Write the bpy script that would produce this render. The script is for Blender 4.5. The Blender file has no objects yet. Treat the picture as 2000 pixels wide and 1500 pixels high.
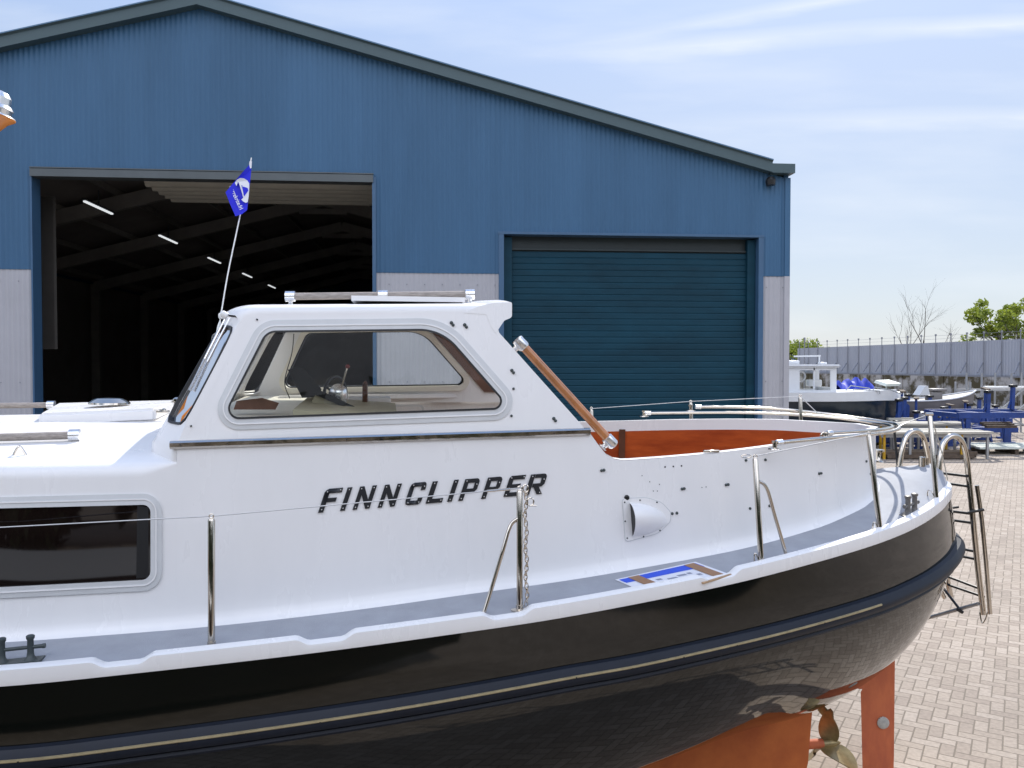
import bpy, bmesh, math, random
from mathutils import Vector, Matrix
from mathutils.geometry import tessellate_polygon
random.seed(7)
R = math.radians
C = bpy.context.scene.collection

# ------------------------------------------------------------------ camera model (metres, camera at the origin, 3.1 m up)
F, H, PITCH = 1600.0, 3.1, R(1.4)
CP_, SP_ = math.cos(PITCH), math.sin(PITCH)
def ray(px, py):
    a = (px - 1000) / F; b = -(py - 750) / F
    return Vector((a, CP_ + b * SP_, -SP_ + b * CP_))
def W(px, py, d):
    r = ray(px, py); t = d / r.y
    return Vector((r.x * t, d, H + r.z * t))
# ------------------------------------------------------------------ boat frame: u aft, v to the far side, z up
YAW, OY, HEEL = R(9), 5.65, .035
BC, BS = math.cos(YAW), math.sin(YAW)
def B(u, v, z): return Vector((u * BC - v * BS, OY + u * BS + v * BC, z + HEEL * (v + 1.3)))
def inv(p):
    x, y = p.x, p.y - OY
    u, v = x * BC + y * BS, -x * BS + y * BC
    return u, v, p.z - HEEL * (v + 1.3)
def table(t):
    def f(x):
        if x <= t[0][0]: return t[0][1]
        for i in range(len(t) - 1):
            if x <= t[i + 1][0]:
                x0, y0 = t[i]; x1, y1 = t[i + 1]
                h = x1 - x0; s = (x - x0) / h
                m = lambda k: 0 if k < 0 or k >= len(t) else ((t[min(k + 1, len(t) - 1)][1] - t[max(k - 1, 0)][1]) / max(1e-6, t[min(k + 1, len(t) - 1)][0] - t[max(k - 1, 0)][0]))
                a, b = m(i) * h, m(i + 1) * h
                return (2*s**3-3*s*s+1)*y0 + (s**3-2*s*s+s)*a + (-2*s**3+3*s*s)*y1 + (s**3-s*s)*b
        return t[-1][1]
    return f
def zd(u): return 1.87 + .06 * u + .006 * u * u + (.03 * max(0, u - 2.4) if u > 2.4 else 0)
U_END, U_RUB = 3.26, 3.32
hb_t = table([(-6.7, .02), (-6.3, .42), (-5.7, .86), (-5, 1.22), (-4, 1.56), (-3.2, 1.72), (-2.5, 1.772), (-1.9, 1.75), (-1.2, 1.71), (-.6, 1.655), (0, 1.587), (.83, 1.42), (1.32, 1.285), (2.04, 1.03), (2.5, .80), (2.8, .60), (3.03, .40), (3.2, .2)])
def ends(f, u0, ue):
    def g(u):
        if u <= u0: return f(u)
        if u >= ue: return 0.0
        return f(u0) * math.sqrt(max(0, (ue - u) / (ue - u0)))
    return g
hb = ends(hb_t, 3.03, U_END)
def hr(u):
    return hb(u * U_END / U_RUB if u > 0 else u) + .012 * min(1, max(0, (U_RUB - u) * 3))
cb = ends(table([(-5.1, .1), (-4.8, .55), (-4.2, 1.0), (-3.5, 1.24), (-2.7, 1.341), (-2.2, 1.352), (-1.76, 1.35), (-1.27, 1.322), (-.88, 1.282), (-.47, 1.228), (.1, 1.165), (.54, 1.09), (1.26, .936), (1.86, .715), (2.3, .5), (2.5, .375)]), 2.3, 2.68)
def camber(u, v): return (.07 + .085 * max(0, min(1, (u - 1.9) / 1.0))) * (1 - min(1, abs(v) / max(.05, hb(u))) ** 2)
def deckz(u, v): return zd(u) + camber(u, v)
def solve(px, py, fn, t0=4.0, t1=5.0):
    r = ray(px, py)
    def e(t):
        p = Vector((r.x * t, r.y * t, H + r.z * t)); return fn(*inv(p))
    a, b = t0, t1; fa, fb = e(a), e(b)
    for _ in range(60):
        if abs(fb - fa) < 1e-12: break
        c = b - fb * (b - a) / (fb - fa)
        c = max(2.0, min(12.0, c))
        a, fa, b = b, fb, c; fb = e(b)
        if abs(fb) < 1e-7: break
    return Vector((r.x * b, r.y * b, H + r.z * b))
def cab_v(u, z, off=0.): return -(cb(u) - .06 * (z - zd(u)) + off)
def on_cab(px, py, off=0.): return solve(px, py, lambda u, v, z: v - cab_v(u, z, off))
def wh_v(u, z, off=0.): return -(1.295 - .1 * (u + 1.9) - .13 * (z - 2.70) + off)
def on_wh(px, py, off=0.): return solve(px, py, lambda u, v, z: v - wh_v(u, z, off))
def on_mid(px, py, off=0.): return solve(px, py, lambda u, v, z: v - off, 5.5, 6.5)
def on_deck(px, py, dz=0.):
    return solve(px, py, lambda u, v, z: z - deckz(u, v) - dz, 4.0, 5.5)
def mirror(p):
    u, v, z = inv(p); return B(u, -v, z)

# ------------------------------------------------------------------ materials
def pm(name, col, rough=.5, metal=0., var=0., vscale=6., col2=None, bump=0., bscale=40., coat=0., spec=.5, stretch=None, rvar=0., ior=None):
    m = bpy.data.materials.new(name); m.use_nodes = True
    nt = m.node_tree; b = nt.nodes['Principled BSDF']
    b.inputs['Base Color'].default_value = (*col, 1); b.inputs['Roughness'].default_value = rough
    b.inputs['Metallic'].default_value = metal; b.inputs['Coat Weight'].default_value = coat
    b.inputs['Specular IOR Level'].default_value = spec
    if ior: b.inputs['IOR'].default_value = ior
    tc = nt.nodes.new('ShaderNodeTexCoord'); vec = tc.outputs['Object']
    if stretch:
        mp = nt.nodes.new('ShaderNodeMapping'); mp.inputs['Scale'].default_value = stretch
        nt.links.new(vec, mp.inputs['Vector']); vec = mp.outputs['Vector']
    if var or rvar:
        n = nt.nodes.new('ShaderNodeTexNoise'); n.inputs['Scale'].default_value = vscale; n.inputs['Detail'].default_value = 6
        n.inputs['Roughness'].default_value = .65
        nt.links.new(vec, n.inputs['Vector'])
        if var:
            cr = nt.nodes.new('ShaderNodeMapRange'); cr.inputs['From Min'].default_value = .32; cr.inputs['From Max'].default_value = .68
            nt.links.new(n.outputs['Fac'], cr.inputs['Value'])
            mx = nt.nodes.new('ShaderNodeMix'); mx.data_type = 'RGBA'
            c2 = col2 or tuple(max(0, c * (1 - var)) for c in col)
            mx.inputs[6].default_value = (*col, 1); mx.inputs[7].default_value = (*c2, 1)
            nt.links.new(cr.outputs['Result'], mx.inputs[0]); nt.links.new(mx.outputs[2], b.inputs['Base Color'])
        if rvar:
            mr = nt.nodes.new('ShaderNodeMapRange'); mr.inputs['From Min'].default_value = .3; mr.inputs['From Max'].default_value = .7
            mr.inputs['To Min'].default_value = rough; mr.inputs['To Max'].default_value = rough + rvar
            nt.links.new(n.outputs['Fac'], mr.inputs['Value']); nt.links.new(mr.outputs['Result'], b.inputs['Roughness'])
    if bump:
        n2 = nt.nodes.new('ShaderNodeTexNoise'); n2.inputs['Scale'].default_value = bscale; n2.inputs['Detail'].default_value = 4
        nt.links.new(vec, n2.inputs['Vector'])
        bp = nt.nodes.new('ShaderNodeBump'); bp.inputs['Strength'].default_value = bump; bp.inputs['Distance'].default_value = .01
        nt.links.new(n2.outputs['Fac'], bp.inputs['Height']); nt.links.new(bp.outputs['Normal'], b.inputs['Normal'])
    return m
def glass(name, tint, ior=1.5, rough=0.0):
    m = bpy.data.materials.new(name); m.use_nodes = True; nt = m.node_tree
    for n in list(nt.nodes): nt.nodes.remove(n)
    out = nt.nodes.new('ShaderNodeOutputMaterial'); tr = nt.nodes.new('ShaderNodeBsdfTransparent'); gl = nt.nodes.new('ShaderNodeBsdfGlossy')
    tr.inputs['Color'].default_value = (*tint, 1); gl.inputs['Roughness'].default_value = rough
    fr = nt.nodes.new('ShaderNodeFresnel'); fr.inputs['IOR'].default_value = ior
    mx = nt.nodes.new('ShaderNodeMixShader')
    nt.links.new(fr.outputs[0], mx.inputs[0]); nt.links.new(tr.outputs[0], mx.inputs[1]); nt.links.new(gl.outputs[0], mx.inputs[2])
    nt.links.new(mx.outputs[0], out.inputs['Surface'])
    return m
M = {}
M['gel'] = pm('white gelcoat', (.82, .81, .80), .24, var=.045, vscale=2.2, stretch=(1.2, 1.2, .3), bump=.004, bscale=6, rvar=.1)
M['gel2'] = pm('grey white gelcoat', (.62, .63, .63), .35, var=.08, vscale=9)
M['cream'] = pm('cream interior', (.80, .76, .66), .5, var=.1, vscale=5)
M['brown2'] = pm('brown trim', (.19, .095, .065), .45, var=.4, vscale=8)
M['beige'] = pm('beige console', (.42, .38, .27), .5, var=.15, vscale=8)
M['deck'] = pm('grey non skid deck', (.345, .360, .392), .75, var=.16, vscale=5, bump=.25, bscale=260)
M['black'] = pm('black hull paint', (.0050, .0058, .0046), .035, var=.25, vscale=1.4, bump=.004, bscale=3.0, rvar=.03, spec=.6)
M['rubber'] = pm('navy rubber', (.010, .014, .024), .5, var=.3, vscale=7, bump=.03, bscale=30, spec=.3)
M['brass'] = pm('dull brass strip', (.42, .34, .19), .5, metal=.5, var=.3, vscale=14)
M['steel'] = pm('polished stainless', (.62, .57, .50), .06, metal=1., rvar=.10, vscale=18)
M['alu'] = pm('cast chrome', (.80, .80, .80), .2, metal=1., rvar=.15, vscale=25)
M['wire'] = pm('wire rope', (.45, .45, .45), .4, metal=.9)
M['teak'] = pm('weathered teak', (.40, .35, .31), .7, var=.5, vscale=10, stretch=(1.5, 14, 14), bump=.2, bscale=60)
M['varnish'] = pm('varnished wood', (.50, .20, .07), .28, var=.35, vscale=7, stretch=(2, 2, 1), coat=.6)
M['redwood'] = pm('varnished red plywood', (.52, .10, .02), .28, var=1, vscale=5, col2=(.27, .038, .008), coat=.4, stretch=(.45, .45, 2.2))
M['brown'] = pm('dark stained wood', (.13, .05, .025), .4, var=.4, vscale=9)
M['antifoul'] = pm('orange antifouling', (.60, .16, .035), .7, var=1, vscale=3, col2=(.44, .10, .022), bump=.08, bscale=30)
M['rudder'] = pm('worn red antifouling', (.56, .15, .055), .7, var=1, vscale=8, col2=(.40, .09, .04), bump=.1, bscale=30, stretch=(1, 1, .35))
M['zinc'] = pm('zinc anode', (.5, .49, .45), .6, var=.3, vscale=30)
M['bronze'] = pm('bronze propeller', (.42, .32, .15), .36, metal=.6, var=.5, vscale=9)
M['dark'] = pm('black plastic', (.010, .010, .011), .4)
M['letter'] = pm('black lettering', (.013, .014, .017), .4, var=.2, vscale=20)
M['bollard'] = pm('grey bollard paint', (.06, .075, .075), .5, var=.35, vscale=20)
M['bollard2'] = pm('worn cast bollard', (.20, .19, .18), .42, metal=.5, var=.3, vscale=25)
M['red'] = pm('dark red knob', (.22, .02, .02), .3)
M['win'] = glass('clear window', (.95, .97, .95), 1.3)
M['win_front'] = glass('front window', (.80, .79, .76), 1.25)
M['tint'] = pm('brown tinted acrylic', (.011, .007, .006), .03, spec=.5, var=.5, vscale=1.5, stretch=(1, 1, 4))
M['flag'] = pm('blue pennant cloth', (.018, .022, .62), .8, var=.12, vscale=30)
M['flagwhite'] = pm('white pennant print', (.75, .76, .80), .8)
M['paper'] = pm('white paper', (.72, .73, .78), .6, var=.08, vscale=9)
M['blueprint'] = pm('blue print', (.02, .08, .60), .6)
M['tanwood'] = pm('tan wood', (.50, .33, .19), .6, var=.3, vscale=20)
M['ink'] = pm('grey print', (.25, .27, .33), .7)
M['tape'] = pm('brown tape', (.30, .155, .075), .45, var=.15, vscale=30)
M['blue_clad'] = pm('blue cladding', (.038, .124, .240), .5, var=.2, vscale=1.1, stretch=(1, 1, .13), rvar=.1)
M['grey_clad'] = pm('light grey cladding', (.42, .42, .45), .45, var=.1, vscale=1.2)
M['trimgrey'] = pm('grey green verge trim', (.055, .095, .108), .45, var=.1, vscale=1.5)
M['frame_blue'] = pm('blue door frame', (.05, .12, .22), .45, var=.12, vscale=2)
M['shutter'] = pm('petrol roller shutter', (.004, .047, .078), .6, var=.35, vscale=1.6, stretch=(.5, .5, 1.6), spec=.25)
M['shutter2'] = pm('dull shutter box', (.018, .03, .032), .5, var=.2, vscale=3)
M['sheet'] = pm('galvanised sheet', (.11, .125, .13), .4, metal=.35, var=.15, vscale=2)
M['inside'] = pm('dark hall lining', (.32, .28, .25), .9, var=.25, vscale=.8)
M['beam'] = pm('dusty steel beam', (.40, .37, .33), .7, var=.2, vscale=2)
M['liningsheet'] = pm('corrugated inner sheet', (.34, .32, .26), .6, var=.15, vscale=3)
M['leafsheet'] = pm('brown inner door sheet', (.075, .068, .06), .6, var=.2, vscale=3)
M['floor'] = pm('hall floor', (.28, .26, .24), .8, var=.2, vscale=.5)
M['concrete'] = pm('stained concrete', (.42, .40, .38), .9, var=1, vscale=.8, col2=(.075, .060, .030), stretch=(1, 1, 1), bump=.2, bscale=9)
for n_ in M['concrete'].node_tree.nodes:
    if n_.type == 'MAP_RANGE': n_.inputs['From Min'].default_value = .41; n_.inputs['From Max'].default_value = .55
M['fence'] = pm('grey fence sheet', (.37, .39, .44), .6, var=.12, vscale=.6, stretch=(1.5, 1, .4))
M['post'] = pm('dark galvanised post', (.24, .25, .28), .55, var=.2, vscale=5)
M['galv'] = pm('galvanised steel', (.40, .41, .42), .42, metal=.5, var=.2, vscale=6)
M['blue_steel'] = pm('blue painted steel', (.010, .048, .235), .45, var=.35, vscale=4)
M['yellow'] = pm('yellow painted steel', (.60, .34, .01), .5, var=.3, vscale=6)
M['plank'] = pm('pale planks', (.52, .49, .42), .7, var=.3, vscale=5, stretch=(.4, 3, 3))
M['green_white'] = pm('pale boards', (.62, .66, .60), .6, var=.2, vscale=5)
M['navy_hull'] = pm('dark navy hull', (.012, .022, .034), .18, var=.3, vscale=2)
M['navy_dark'] = pm('black brown hull', (.014, .010, .008), .4, var=.3, vscale=2)
M['green_hull'] = pm('dark green hull', (.012, .022, .010), .4, var=.4, vscale=2)
M['white_paint'] = pm('white boat paint', (.72, .73, .74), .3, var=.08, vscale=3)
M['grey_hull'] = pm('grey boat hull', (.20, .185, .18), .45, var=.2, vscale=2)
M['darkglass'] = pm('dark boat windows', (.02, .03, .035), .05)
M['tarp'] = pm('blue tarpaulin', (.02, .05, .52), .6, var=.35, vscale=2.5, bump=.5, bscale=3)
M['junk'] = pm('brown timber', (.14, .10, .07), .8, var=.5, vscale=6)
M['white_plastic'] = pm('white plastic', (.78, .78, .76), .4)
M['orange'] = pm('orange lamp bracket', (.62, .21, .035), .4, var=.3, vscale=10)
M['bark'] = pm('bark', (.10, .085, .07), .9, var=.4, vscale=8)
M['far_blue'] = pm('far blue hall', (.10, .19, .30), .6)
def leafmat(name, a, b):
    m = pm(name, a, .6, var=1, vscale=1.2, col2=b)
    bs = m.node_tree.nodes['Principled BSDF']
    tr = m.node_tree.nodes.new('ShaderNodeBsdfTranslucent'); mx = m.node_tree.nodes.new('ShaderNodeMixShader'); mx.inputs[0].default_value = .45
    src = bs.inputs['Base Color'].links[0].from_socket
    m.node_tree.links.new(src, tr.inputs['Color']); m.node_tree.links.new(bs.outputs[0], mx.inputs[1]); m.node_tree.links.new(tr.outputs[0], mx.inputs[2])
    m.node_tree.links.new(mx.outputs[0], m.node_tree.nodes['Material Output'].inputs['Surface'])
    return m
M['leaf'] = leafmat('spring leaves', (.30, .35, .04), (.15, .21, .03))
M['leafdark'] = leafmat('dark leaves', (.035, .055, .015), (.018, .03, .010))
def lampmat():
    m = pm('fluorescent tube', (.9, .9, .9), .4); b = m.node_tree.nodes['Principled BSDF']
    b.inputs['Emission Color'].default_value = (.93, .97, 1, 1); b.inputs['Emission Strength'].default_value = .75
    return m
M['lamp'] = lampmat()

# ------------------------------------------------------------------ objects
ORG = {}
def tag(o, label=None, cat=None, group=None, kind=None):
    if label: o['label'] = label
    if cat: o['category'] = cat
    if group: o['group'] = group
    if kind: o['kind'] = kind
    return o
def thing(name, label, cat, loc, group=None):
    o = bpy.data.objects.new(name, None); C.objects.link(o); o.location = loc; o.empty_display_size = .2
    ORG[o.name] = Vector(loc); return tag(o, label, cat, group)
def obj(name, bm, mat, parent=None, smooth=38, loc=None):
    org = ORG[parent.name] if parent else Vector(loc or (0, 0, 0))
    bmesh.ops.translate(bm, verts=bm.verts, vec=-org)
    bm.normal_update()
    if smooth:
        a = R(smooth)
        for f in bm.faces: f.smooth = True
        for e in bm.edges:
            if len(e.link_faces) == 2 and e.link_faces[0].normal.length > 0 and e.link_faces[1].normal.length > 0 and e.calc_face_angle(0) > a: e.smooth = False
    me = bpy.data.meshes.new(name); bm.to_mesh(me); bm.free()
    me.materials.append(M[mat] if isinstance(mat, str) else mat)
    o = bpy.data.objects.new(name, me); C.objects.link(o)
    if parent: o.parent = parent
    else: o.location = org
    ORG[o.name] = org
    return o
def copy_tree(o, parent=None):
    c = o.copy(); C.objects.link(c)
    if parent: c.parent = parent
    for ch in list(o.children): copy_tree(ch, c)
    return c
def nb(): return bmesh.new()
def face(bm, vs):
    try: return bm.faces.new(vs)
    except ValueError: return None
def hexa(bm, p):  # 8 points: bottom 4 ccw, top 4
    v = [bm.verts.new(q) for q in p]
    for f in ((3, 2, 1, 0), (4, 5, 6, 7), (0, 1, 5, 4), (1, 2, 6, 5), (2, 3, 7, 6), (3, 0, 4, 7)): face(bm, [v[i] for i in f])
def box(bm, c, s, rz=0., bev=0.):
    c = Vector(c); m = Matrix.Rotation(rz, 3, 'Z'); x, y, z = s[0] / 2, s[1] / 2, s[2] / 2
    b2 = bmesh.new()
    hexa(b2, [c + m @ Vector(q) for q in ((-x, -y, -z), (x, -y, -z), (x, y, -z), (-x, y, -z), (-x, -y, z), (x, -y, z), (x, y, z), (-x, y, z))])
    if bev: bmesh.ops.bevel(b2, geom=list(b2.edges), offset=bev, segments=2, affect='EDGES', profile=.5)
    me = bpy.data.meshes.new('t'); b2.to_mesh(me); b2.free(); bm.from_mesh(me); bpy.data.meshes.remove(me)
def bar(bm, a, b, w, h, up=Vector((0, 0, 1))):
    a, b = Vector(a), Vector(b); d = (b - a).normalized(); s = d.cross(up)
    if s.length < 1e-4: s = d.cross(Vector((1, 0, 0)))
    s.normalize(); n = s.cross(d).normalized(); s *= w / 2; n *= h / 2
    hexa(bm, [a - s - n, a + s - n, b + s - n, b - s - n, a - s + n, a + s + n, b + s + n, b - s + n])
def spline(pts, n=8, closed=False):
    pts = [Vector(p) for p in pts]; out = []; N = len(pts)
    for i in range(N if closed else N - 1):
        if closed: p0, p1, p2, p3 = pts[i - 1], pts[i], pts[(i + 1) % N], pts[(i + 2) % N]
        else: p0, p1, p2, p3 = pts[max(i - 1, 0)], pts[i], pts[i + 1], pts[min(i + 2, N - 1)]
        for k in range(n):
            t = k / n
            out.append(.5 * ((2 * p1) + (-p0 + p2) * t + (2 * p0 - 5 * p1 + 4 * p2 - p3) * t * t + (-p0 + 3 * p1 - 3 * p2 + p3) * t ** 3))
    if not closed: out.append(pts[-1])
    return out
def tube(bm, pts, r, seg=10, closed=False, cap=True):
    pts = [Vector(p) for p in pts]; N = len(pts); rings = []; nrm = None
    for i in range(N):
        if closed: d = pts[(i + 1) % N] - pts[i - 1]
        else: d = pts[min(i + 1, N - 1)] - pts[max(i - 1, 0)]
        d.normalize()
        if nrm is None:
            nrm = d.cross(Vector((0, 0, 1)))
            if nrm.length < .1: nrm = d.cross(Vector((1, 0, 0)))
        nrm = (nrm - d * nrm.dot(d)).normalized(); bn = d.cross(nrm)
        rr = r[i] if isinstance(r, (list, tuple)) else r
        rings.append([bm.verts.new(pts[i] + (nrm * math.cos(2 * math.pi * k / seg) + bn * math.sin(2 * math.pi * k / seg)) * rr) for k in range(seg)])
    for i in range(N if closed else N - 1):
        a, b = rings[i], rings[(i + 1) % N]
        for k in range(seg): face(bm, (a[k], a[(k + 1) % seg], b[(k + 1) % seg], b[k]))
    if cap and not closed:
        face(bm, rings[0][::-1]); face(bm, rings[-1])
def lathe(bm, base, prof, axis=Vector((0, 0, 1)), seg=20):
    axis = Vector(axis).normalized(); x = axis.cross(Vector((0, 1, 0)))
    if x.length < .1: x = axis.cross(Vector((1, 0, 0)))
    x.normalize(); y = axis.cross(x); base = Vector(base); rings = []
    for r, h in prof:
        rings.append([bm.verts.new(base + axis * h + (x * math.cos(2 * math.pi * k / seg) + y * math.sin(2 * math.pi * k / seg)) * max(r, 1e-4)) for k in range(seg)])
    for a, b in zip(rings, rings[1:]):
        for k in range(seg): face(bm, (a[k], a[(k + 1) % seg], b[(k + 1) % seg], b[k]))
    face(bm, rings[0][::-1]); face(bm, rings[-1])
def grid(bm, rows):
    V = [[bm.verts.new(p) for p in r] for r in rows]
    for a, b in zip(V, V[1:]):
        for k in range(len(a) - 1): face(bm, (a[k], a[k + 1], b[k + 1], b[k]))
    return V
def shell(bm, t):   # thicken an open sheet along its normals
    bm.normal_update()
    bmesh.ops.solidify(bm, geom=list(bm.faces), thickness=t)
def rpoly(pts, n=9):  # rounded polygon in pixels, points (x, y, r)
    out = []; N = len(pts)
    for i in range(N):
        p = Vector(pts[i][:2]); r = pts[i][2] if len(pts[i]) > 2 else 0
        if r <= 0: out.append((p.x, p.y)); continue
        a = (Vector(pts[i - 1][:2]) - p).normalized(); b = (Vector(pts[(i + 1) % N][:2]) - p).normalized()
        half = a.angle(b) / 2; L = r / math.tan(half); c = p + (a + b).normalized() * (r / math.sin(half))
        s, e = p + a * L - c, p + b * L - c
        a0 = math.atan2(s.y, s.x); da = math.atan2(s.x * e.y - s.y * e.x, s.dot(e))
        for k in range(n + 1):
            t = a0 + da * k / n; out.append((c.x + math.cos(t) * r, c.y + math.sin(t) * r))
    return out
def dense(pts, step=14):
    out = []; N = len(pts)
    for i in range(N):
        a, b = Vector(pts[i]), Vector(pts[(i + 1) % N]); n = max(1, int((b - a).length / step))
        for k in range(n): q = a.lerp(b, k / n); out.append((q.x, q.y))
    return out
def offset(pts, d):  # outward for a loop, in pixels
    N = len(pts); area = sum(pts[i][0] * pts[(i + 1) % N][1] - pts[(i + 1) % N][0] * pts[i][1] for i in range(N)); s = 1 if area > 0 else -1
    out = []
    for i in range(N):
        a, b, c = Vector(pts[i - 1]), Vector(pts[i]), Vector(pts[(i + 1) % N])
        n1 = (b - a); n2 = (c - b)
        n = Vector((n1.y, -n1.x)).normalized() + Vector((n2.y, -n2.x)).normalized()
        n.normalize(); out.append((b.x + n.x * d * s, b.y + n.y * d * s))
    return out
def slab(bm, front, back, hole_f=None, hole_b=None):  # two parallel outlines (with holes) joined into a plate
    def side(loop, hole, flip):
        polys = [loop] + ([hole] if hole else [])
        vs = [bm.verts.new(p) for q in polys for p in q]
        for t in tessellate_polygon([[Vector(p) for p in q] for q in polys]):
            f = face(bm, [vs[i] for i in t])
        return vs
    a = side(front, hole_f, 0); b = side(back, hole_b, 1); n = len(front)
    for i in range(n): face(bm, (a[i], a[(i + 1) % n], b[(i + 1) % n], b[i]))
    if hole_f:
        m = len(hole_f)
        for i in range(m): face(bm, (a[n + i], b[n + i], b[n + (i + 1) % m], a[n + (i + 1) % m]))
    bmesh.ops.recalc_face_normals(bm, faces=bm.faces)
def ring(bm, o_f, i_f, o_b, i_b):
    L = [[bm.verts.new(p) for p in q] for q in (o_f, i_f, i_b, o_b)]; n = len(o_f)
    for k in range(4):
        a, b = L[k], L[(k + 1) % 4]
        for i in range(n): face(bm, (a[i], a[(i + 1) % n], b[(i + 1) % n], b[i]))
    bmesh.ops.recalc_face_normals(bm, faces=bm.faces)

# ================================================================== THE BOAT
boat = thing('motor_cruiser', 'large black and white motor cruiser with wheelhouse, standing ashore in front of the blue hall', 'motor cruiser', B(0, 0, 0))
lin = lambda a, b, n: [a + (b - a) * i / n for i in range(n + 1)]
# ---- hull
US = [-6.74, -6.7, -6.6, -6.45, -6.3, -6.1, -5.8] + lin(-5.5, 2.4, 60) + lin(2.5, 3.1, 10) + [3.14, 3.18, 3.215, 3.245, 3.27, 3.29, 3.305, 3.315, 3.32]
zk = table([(-6.74, 1.3), (-6.4, .95), (-6, .68), (-5, .42), (-4, .32), (-1, .26), (.2, .30), (.8, .36), (1.3, .42), (1.95, .48), (2.27, .57), (2.55, .69), (2.88, .92), (3.05, 1.19), (3.17, 1.47), (3.25, 1.64), (3.32, 1.77)])
zr_t = table(sorted([(-6.75, 1.50), (-4.5, 1.42)] + [(q[0], q[2]) for q in [inv(solve(px, py, lambda u, v, z: v + hr(u) + .054)) for px, py in ((0, 1493), (344, 1452), (600, 1416), (850, 1376), (1100, 1330), (1236, 1306), (1436, 1262), (1611, 1217))]] + [(2.3, 1.655), (3.0, 1.72), (3.32, 1.765)]))
print('RUB', [(round(u, 2), round(zr_t(u), 3), round(zr_t(u) - zd(u), 3)) for u in (-4, -2.4, -1, 0, .6, 1, 1.5, 2, 2.5, 3, 3.4)])
zr = zr_t
DS = lambda u: u * U_END / U_RUB if u > 0 else u
bm = nb(); rows = []
for u in US:
    row = []; half = []
    ud = DS(u)
    for s in (0, .5, 1):
        half.append((ud + (u - ud) * s, (hb(ud) * (1 - s) + hr(u) * s), (zd(ud) - .012) * (1 - s) + zr(u) * s))
    for k in range(1, 15):
        th = math.pi / 2 * k / 14; n = 2 / (2.2 - .70 * max(0, min(1, (u + .8) / 2.4)))
        half.append((u, hr(u) * math.cos(th) ** n if k < 14 else 0, zr(u) - (zr(u) - min(zk(u), zr(u) - .002)) * math.sin(th) ** n))
    row = [B(a, -b, c) for a, b, c in half] + [B(a, b, c) for a, b, c in half[:-1][::-1]]
    rows.append(row)
grid(bm, rows); bmesh.ops.remove_doubles(bm, verts=bm.verts, dist=.0008)
bmesh.ops.recalc_face_normals(bm, faces=bm.faces)
hull = obj('hull', bm, 'black', boat, 60)
# plan path helper round the hull: near side -> stern -> far side
def path(f, us, ue, zf, off=0.):
    a = [u for u in us if u < ue]
    pts = [(u, -f(u), zf(u)) for u in a] + [(ue, 0, zf(ue))] + [(u, f(u), zf(u)) for u in a[::-1]]
    out = []
    for i, (u, v, z) in enumerate(pts):
        p0, p1 = pts[max(i - 1, 0)], pts[min(i + 1, len(pts) - 1)]
        t = Vector((p1[0] - p0[0], p1[1] - p0[1])).normalized(); n = Vector((t.y, -t.x))
        out.append((u, v, z, n))
    return out
def sweep(bm, pth, prof, close=True):  # prof: list of (outward, up)
    rows = []
    for u, v, z, n in pth:
        rows.append([B(u + n.x * o, v + n.y * o, z + h) for o, h in (prof + [prof[0]] if close else prof)])
    V = grid(bm, rows)
    if close:
        face(bm, V[0][:-1]); face(bm, V[-1][:-1][::-1])
    bmesh.ops.remove_doubles(bm, verts=bm.verts, dist=.0003)
    bmesh.ops.recalc_face_normals(bm, faces=bm.faces)
UF = [-6.7, -6.6, -6.45, -6.2, -5.9] + lin(-5.5, 2.6, 90) + lin(2.65, 3.08, 12) + [3.12, 3.17, 3.205, 3.235, 3.25]
UR = UF + [3.27, 3.288, 3.302, 3.314]
pr = path(hr, UR, U_RUB, zr)
bm = nb(); sweep(bm, pr, [(-.01, .05), (.022, .044), (.046, .012), (.05, -.004), (.05, -.02), (.036, -.042), (-.01, -.05)])
rub = obj('rub_rail', bm, 'rubber', hull, 40)
bm = nb(); sweep(bm, [q for q in pr if q[0] < 2.1 and q[1] < 0], [(.046, .013), (.0525, .011), (.0545, .004), (.051, .000), (.046, .000)])
obj('rail_strip', bm, 'brass', rub, 40)
bm = nb(); sweep(bm, [q for q in pr], [(-.01, -.062), (.012, -.058), (.018, -.07), (.012, -.082), (-.01, -.086)])
obj('spray_strip', bm, 'rubber', hull, 50)
bm = nb()
for px, py in [(35, 1489), (200, 1472), (345, 1453), (480, 1434), (625, 1412), (772, 1389), (900, 1367), (1126, 1324), (1236, 1306), (1336, 1284), (1440, 1261), (1530, 1240), (1611, 1217)]:
    p = solve(px, py, lambda u, v, z: v + hr(u) + .056); lathe(bm, p - Vector((0, .0, 0)), [(.004, -.002), (.004, .003)], (0, -1, 0), 8)
obj('strip_screws', bm, 'dark', rub)
# ---- deck
bm = nb(); rows = []
for u in UF + [3.259]:
    h = hb(u) - .02 if hb(u) > .04 else hb(u) * .5
    rows.append([B(u, h * t, deckz(u, h * t)) for t in lin(-1, 1, 28)])
grid(bm, rows); bmesh.ops.recalc_face_normals(bm, faces=bm.faces)
if sum(f.normal.z for f in bm.faces) < 0: bmesh.ops.reverse_faces(bm, faces=bm.faces)
obj('deck', bm, 'deck', boat, 60)
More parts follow.
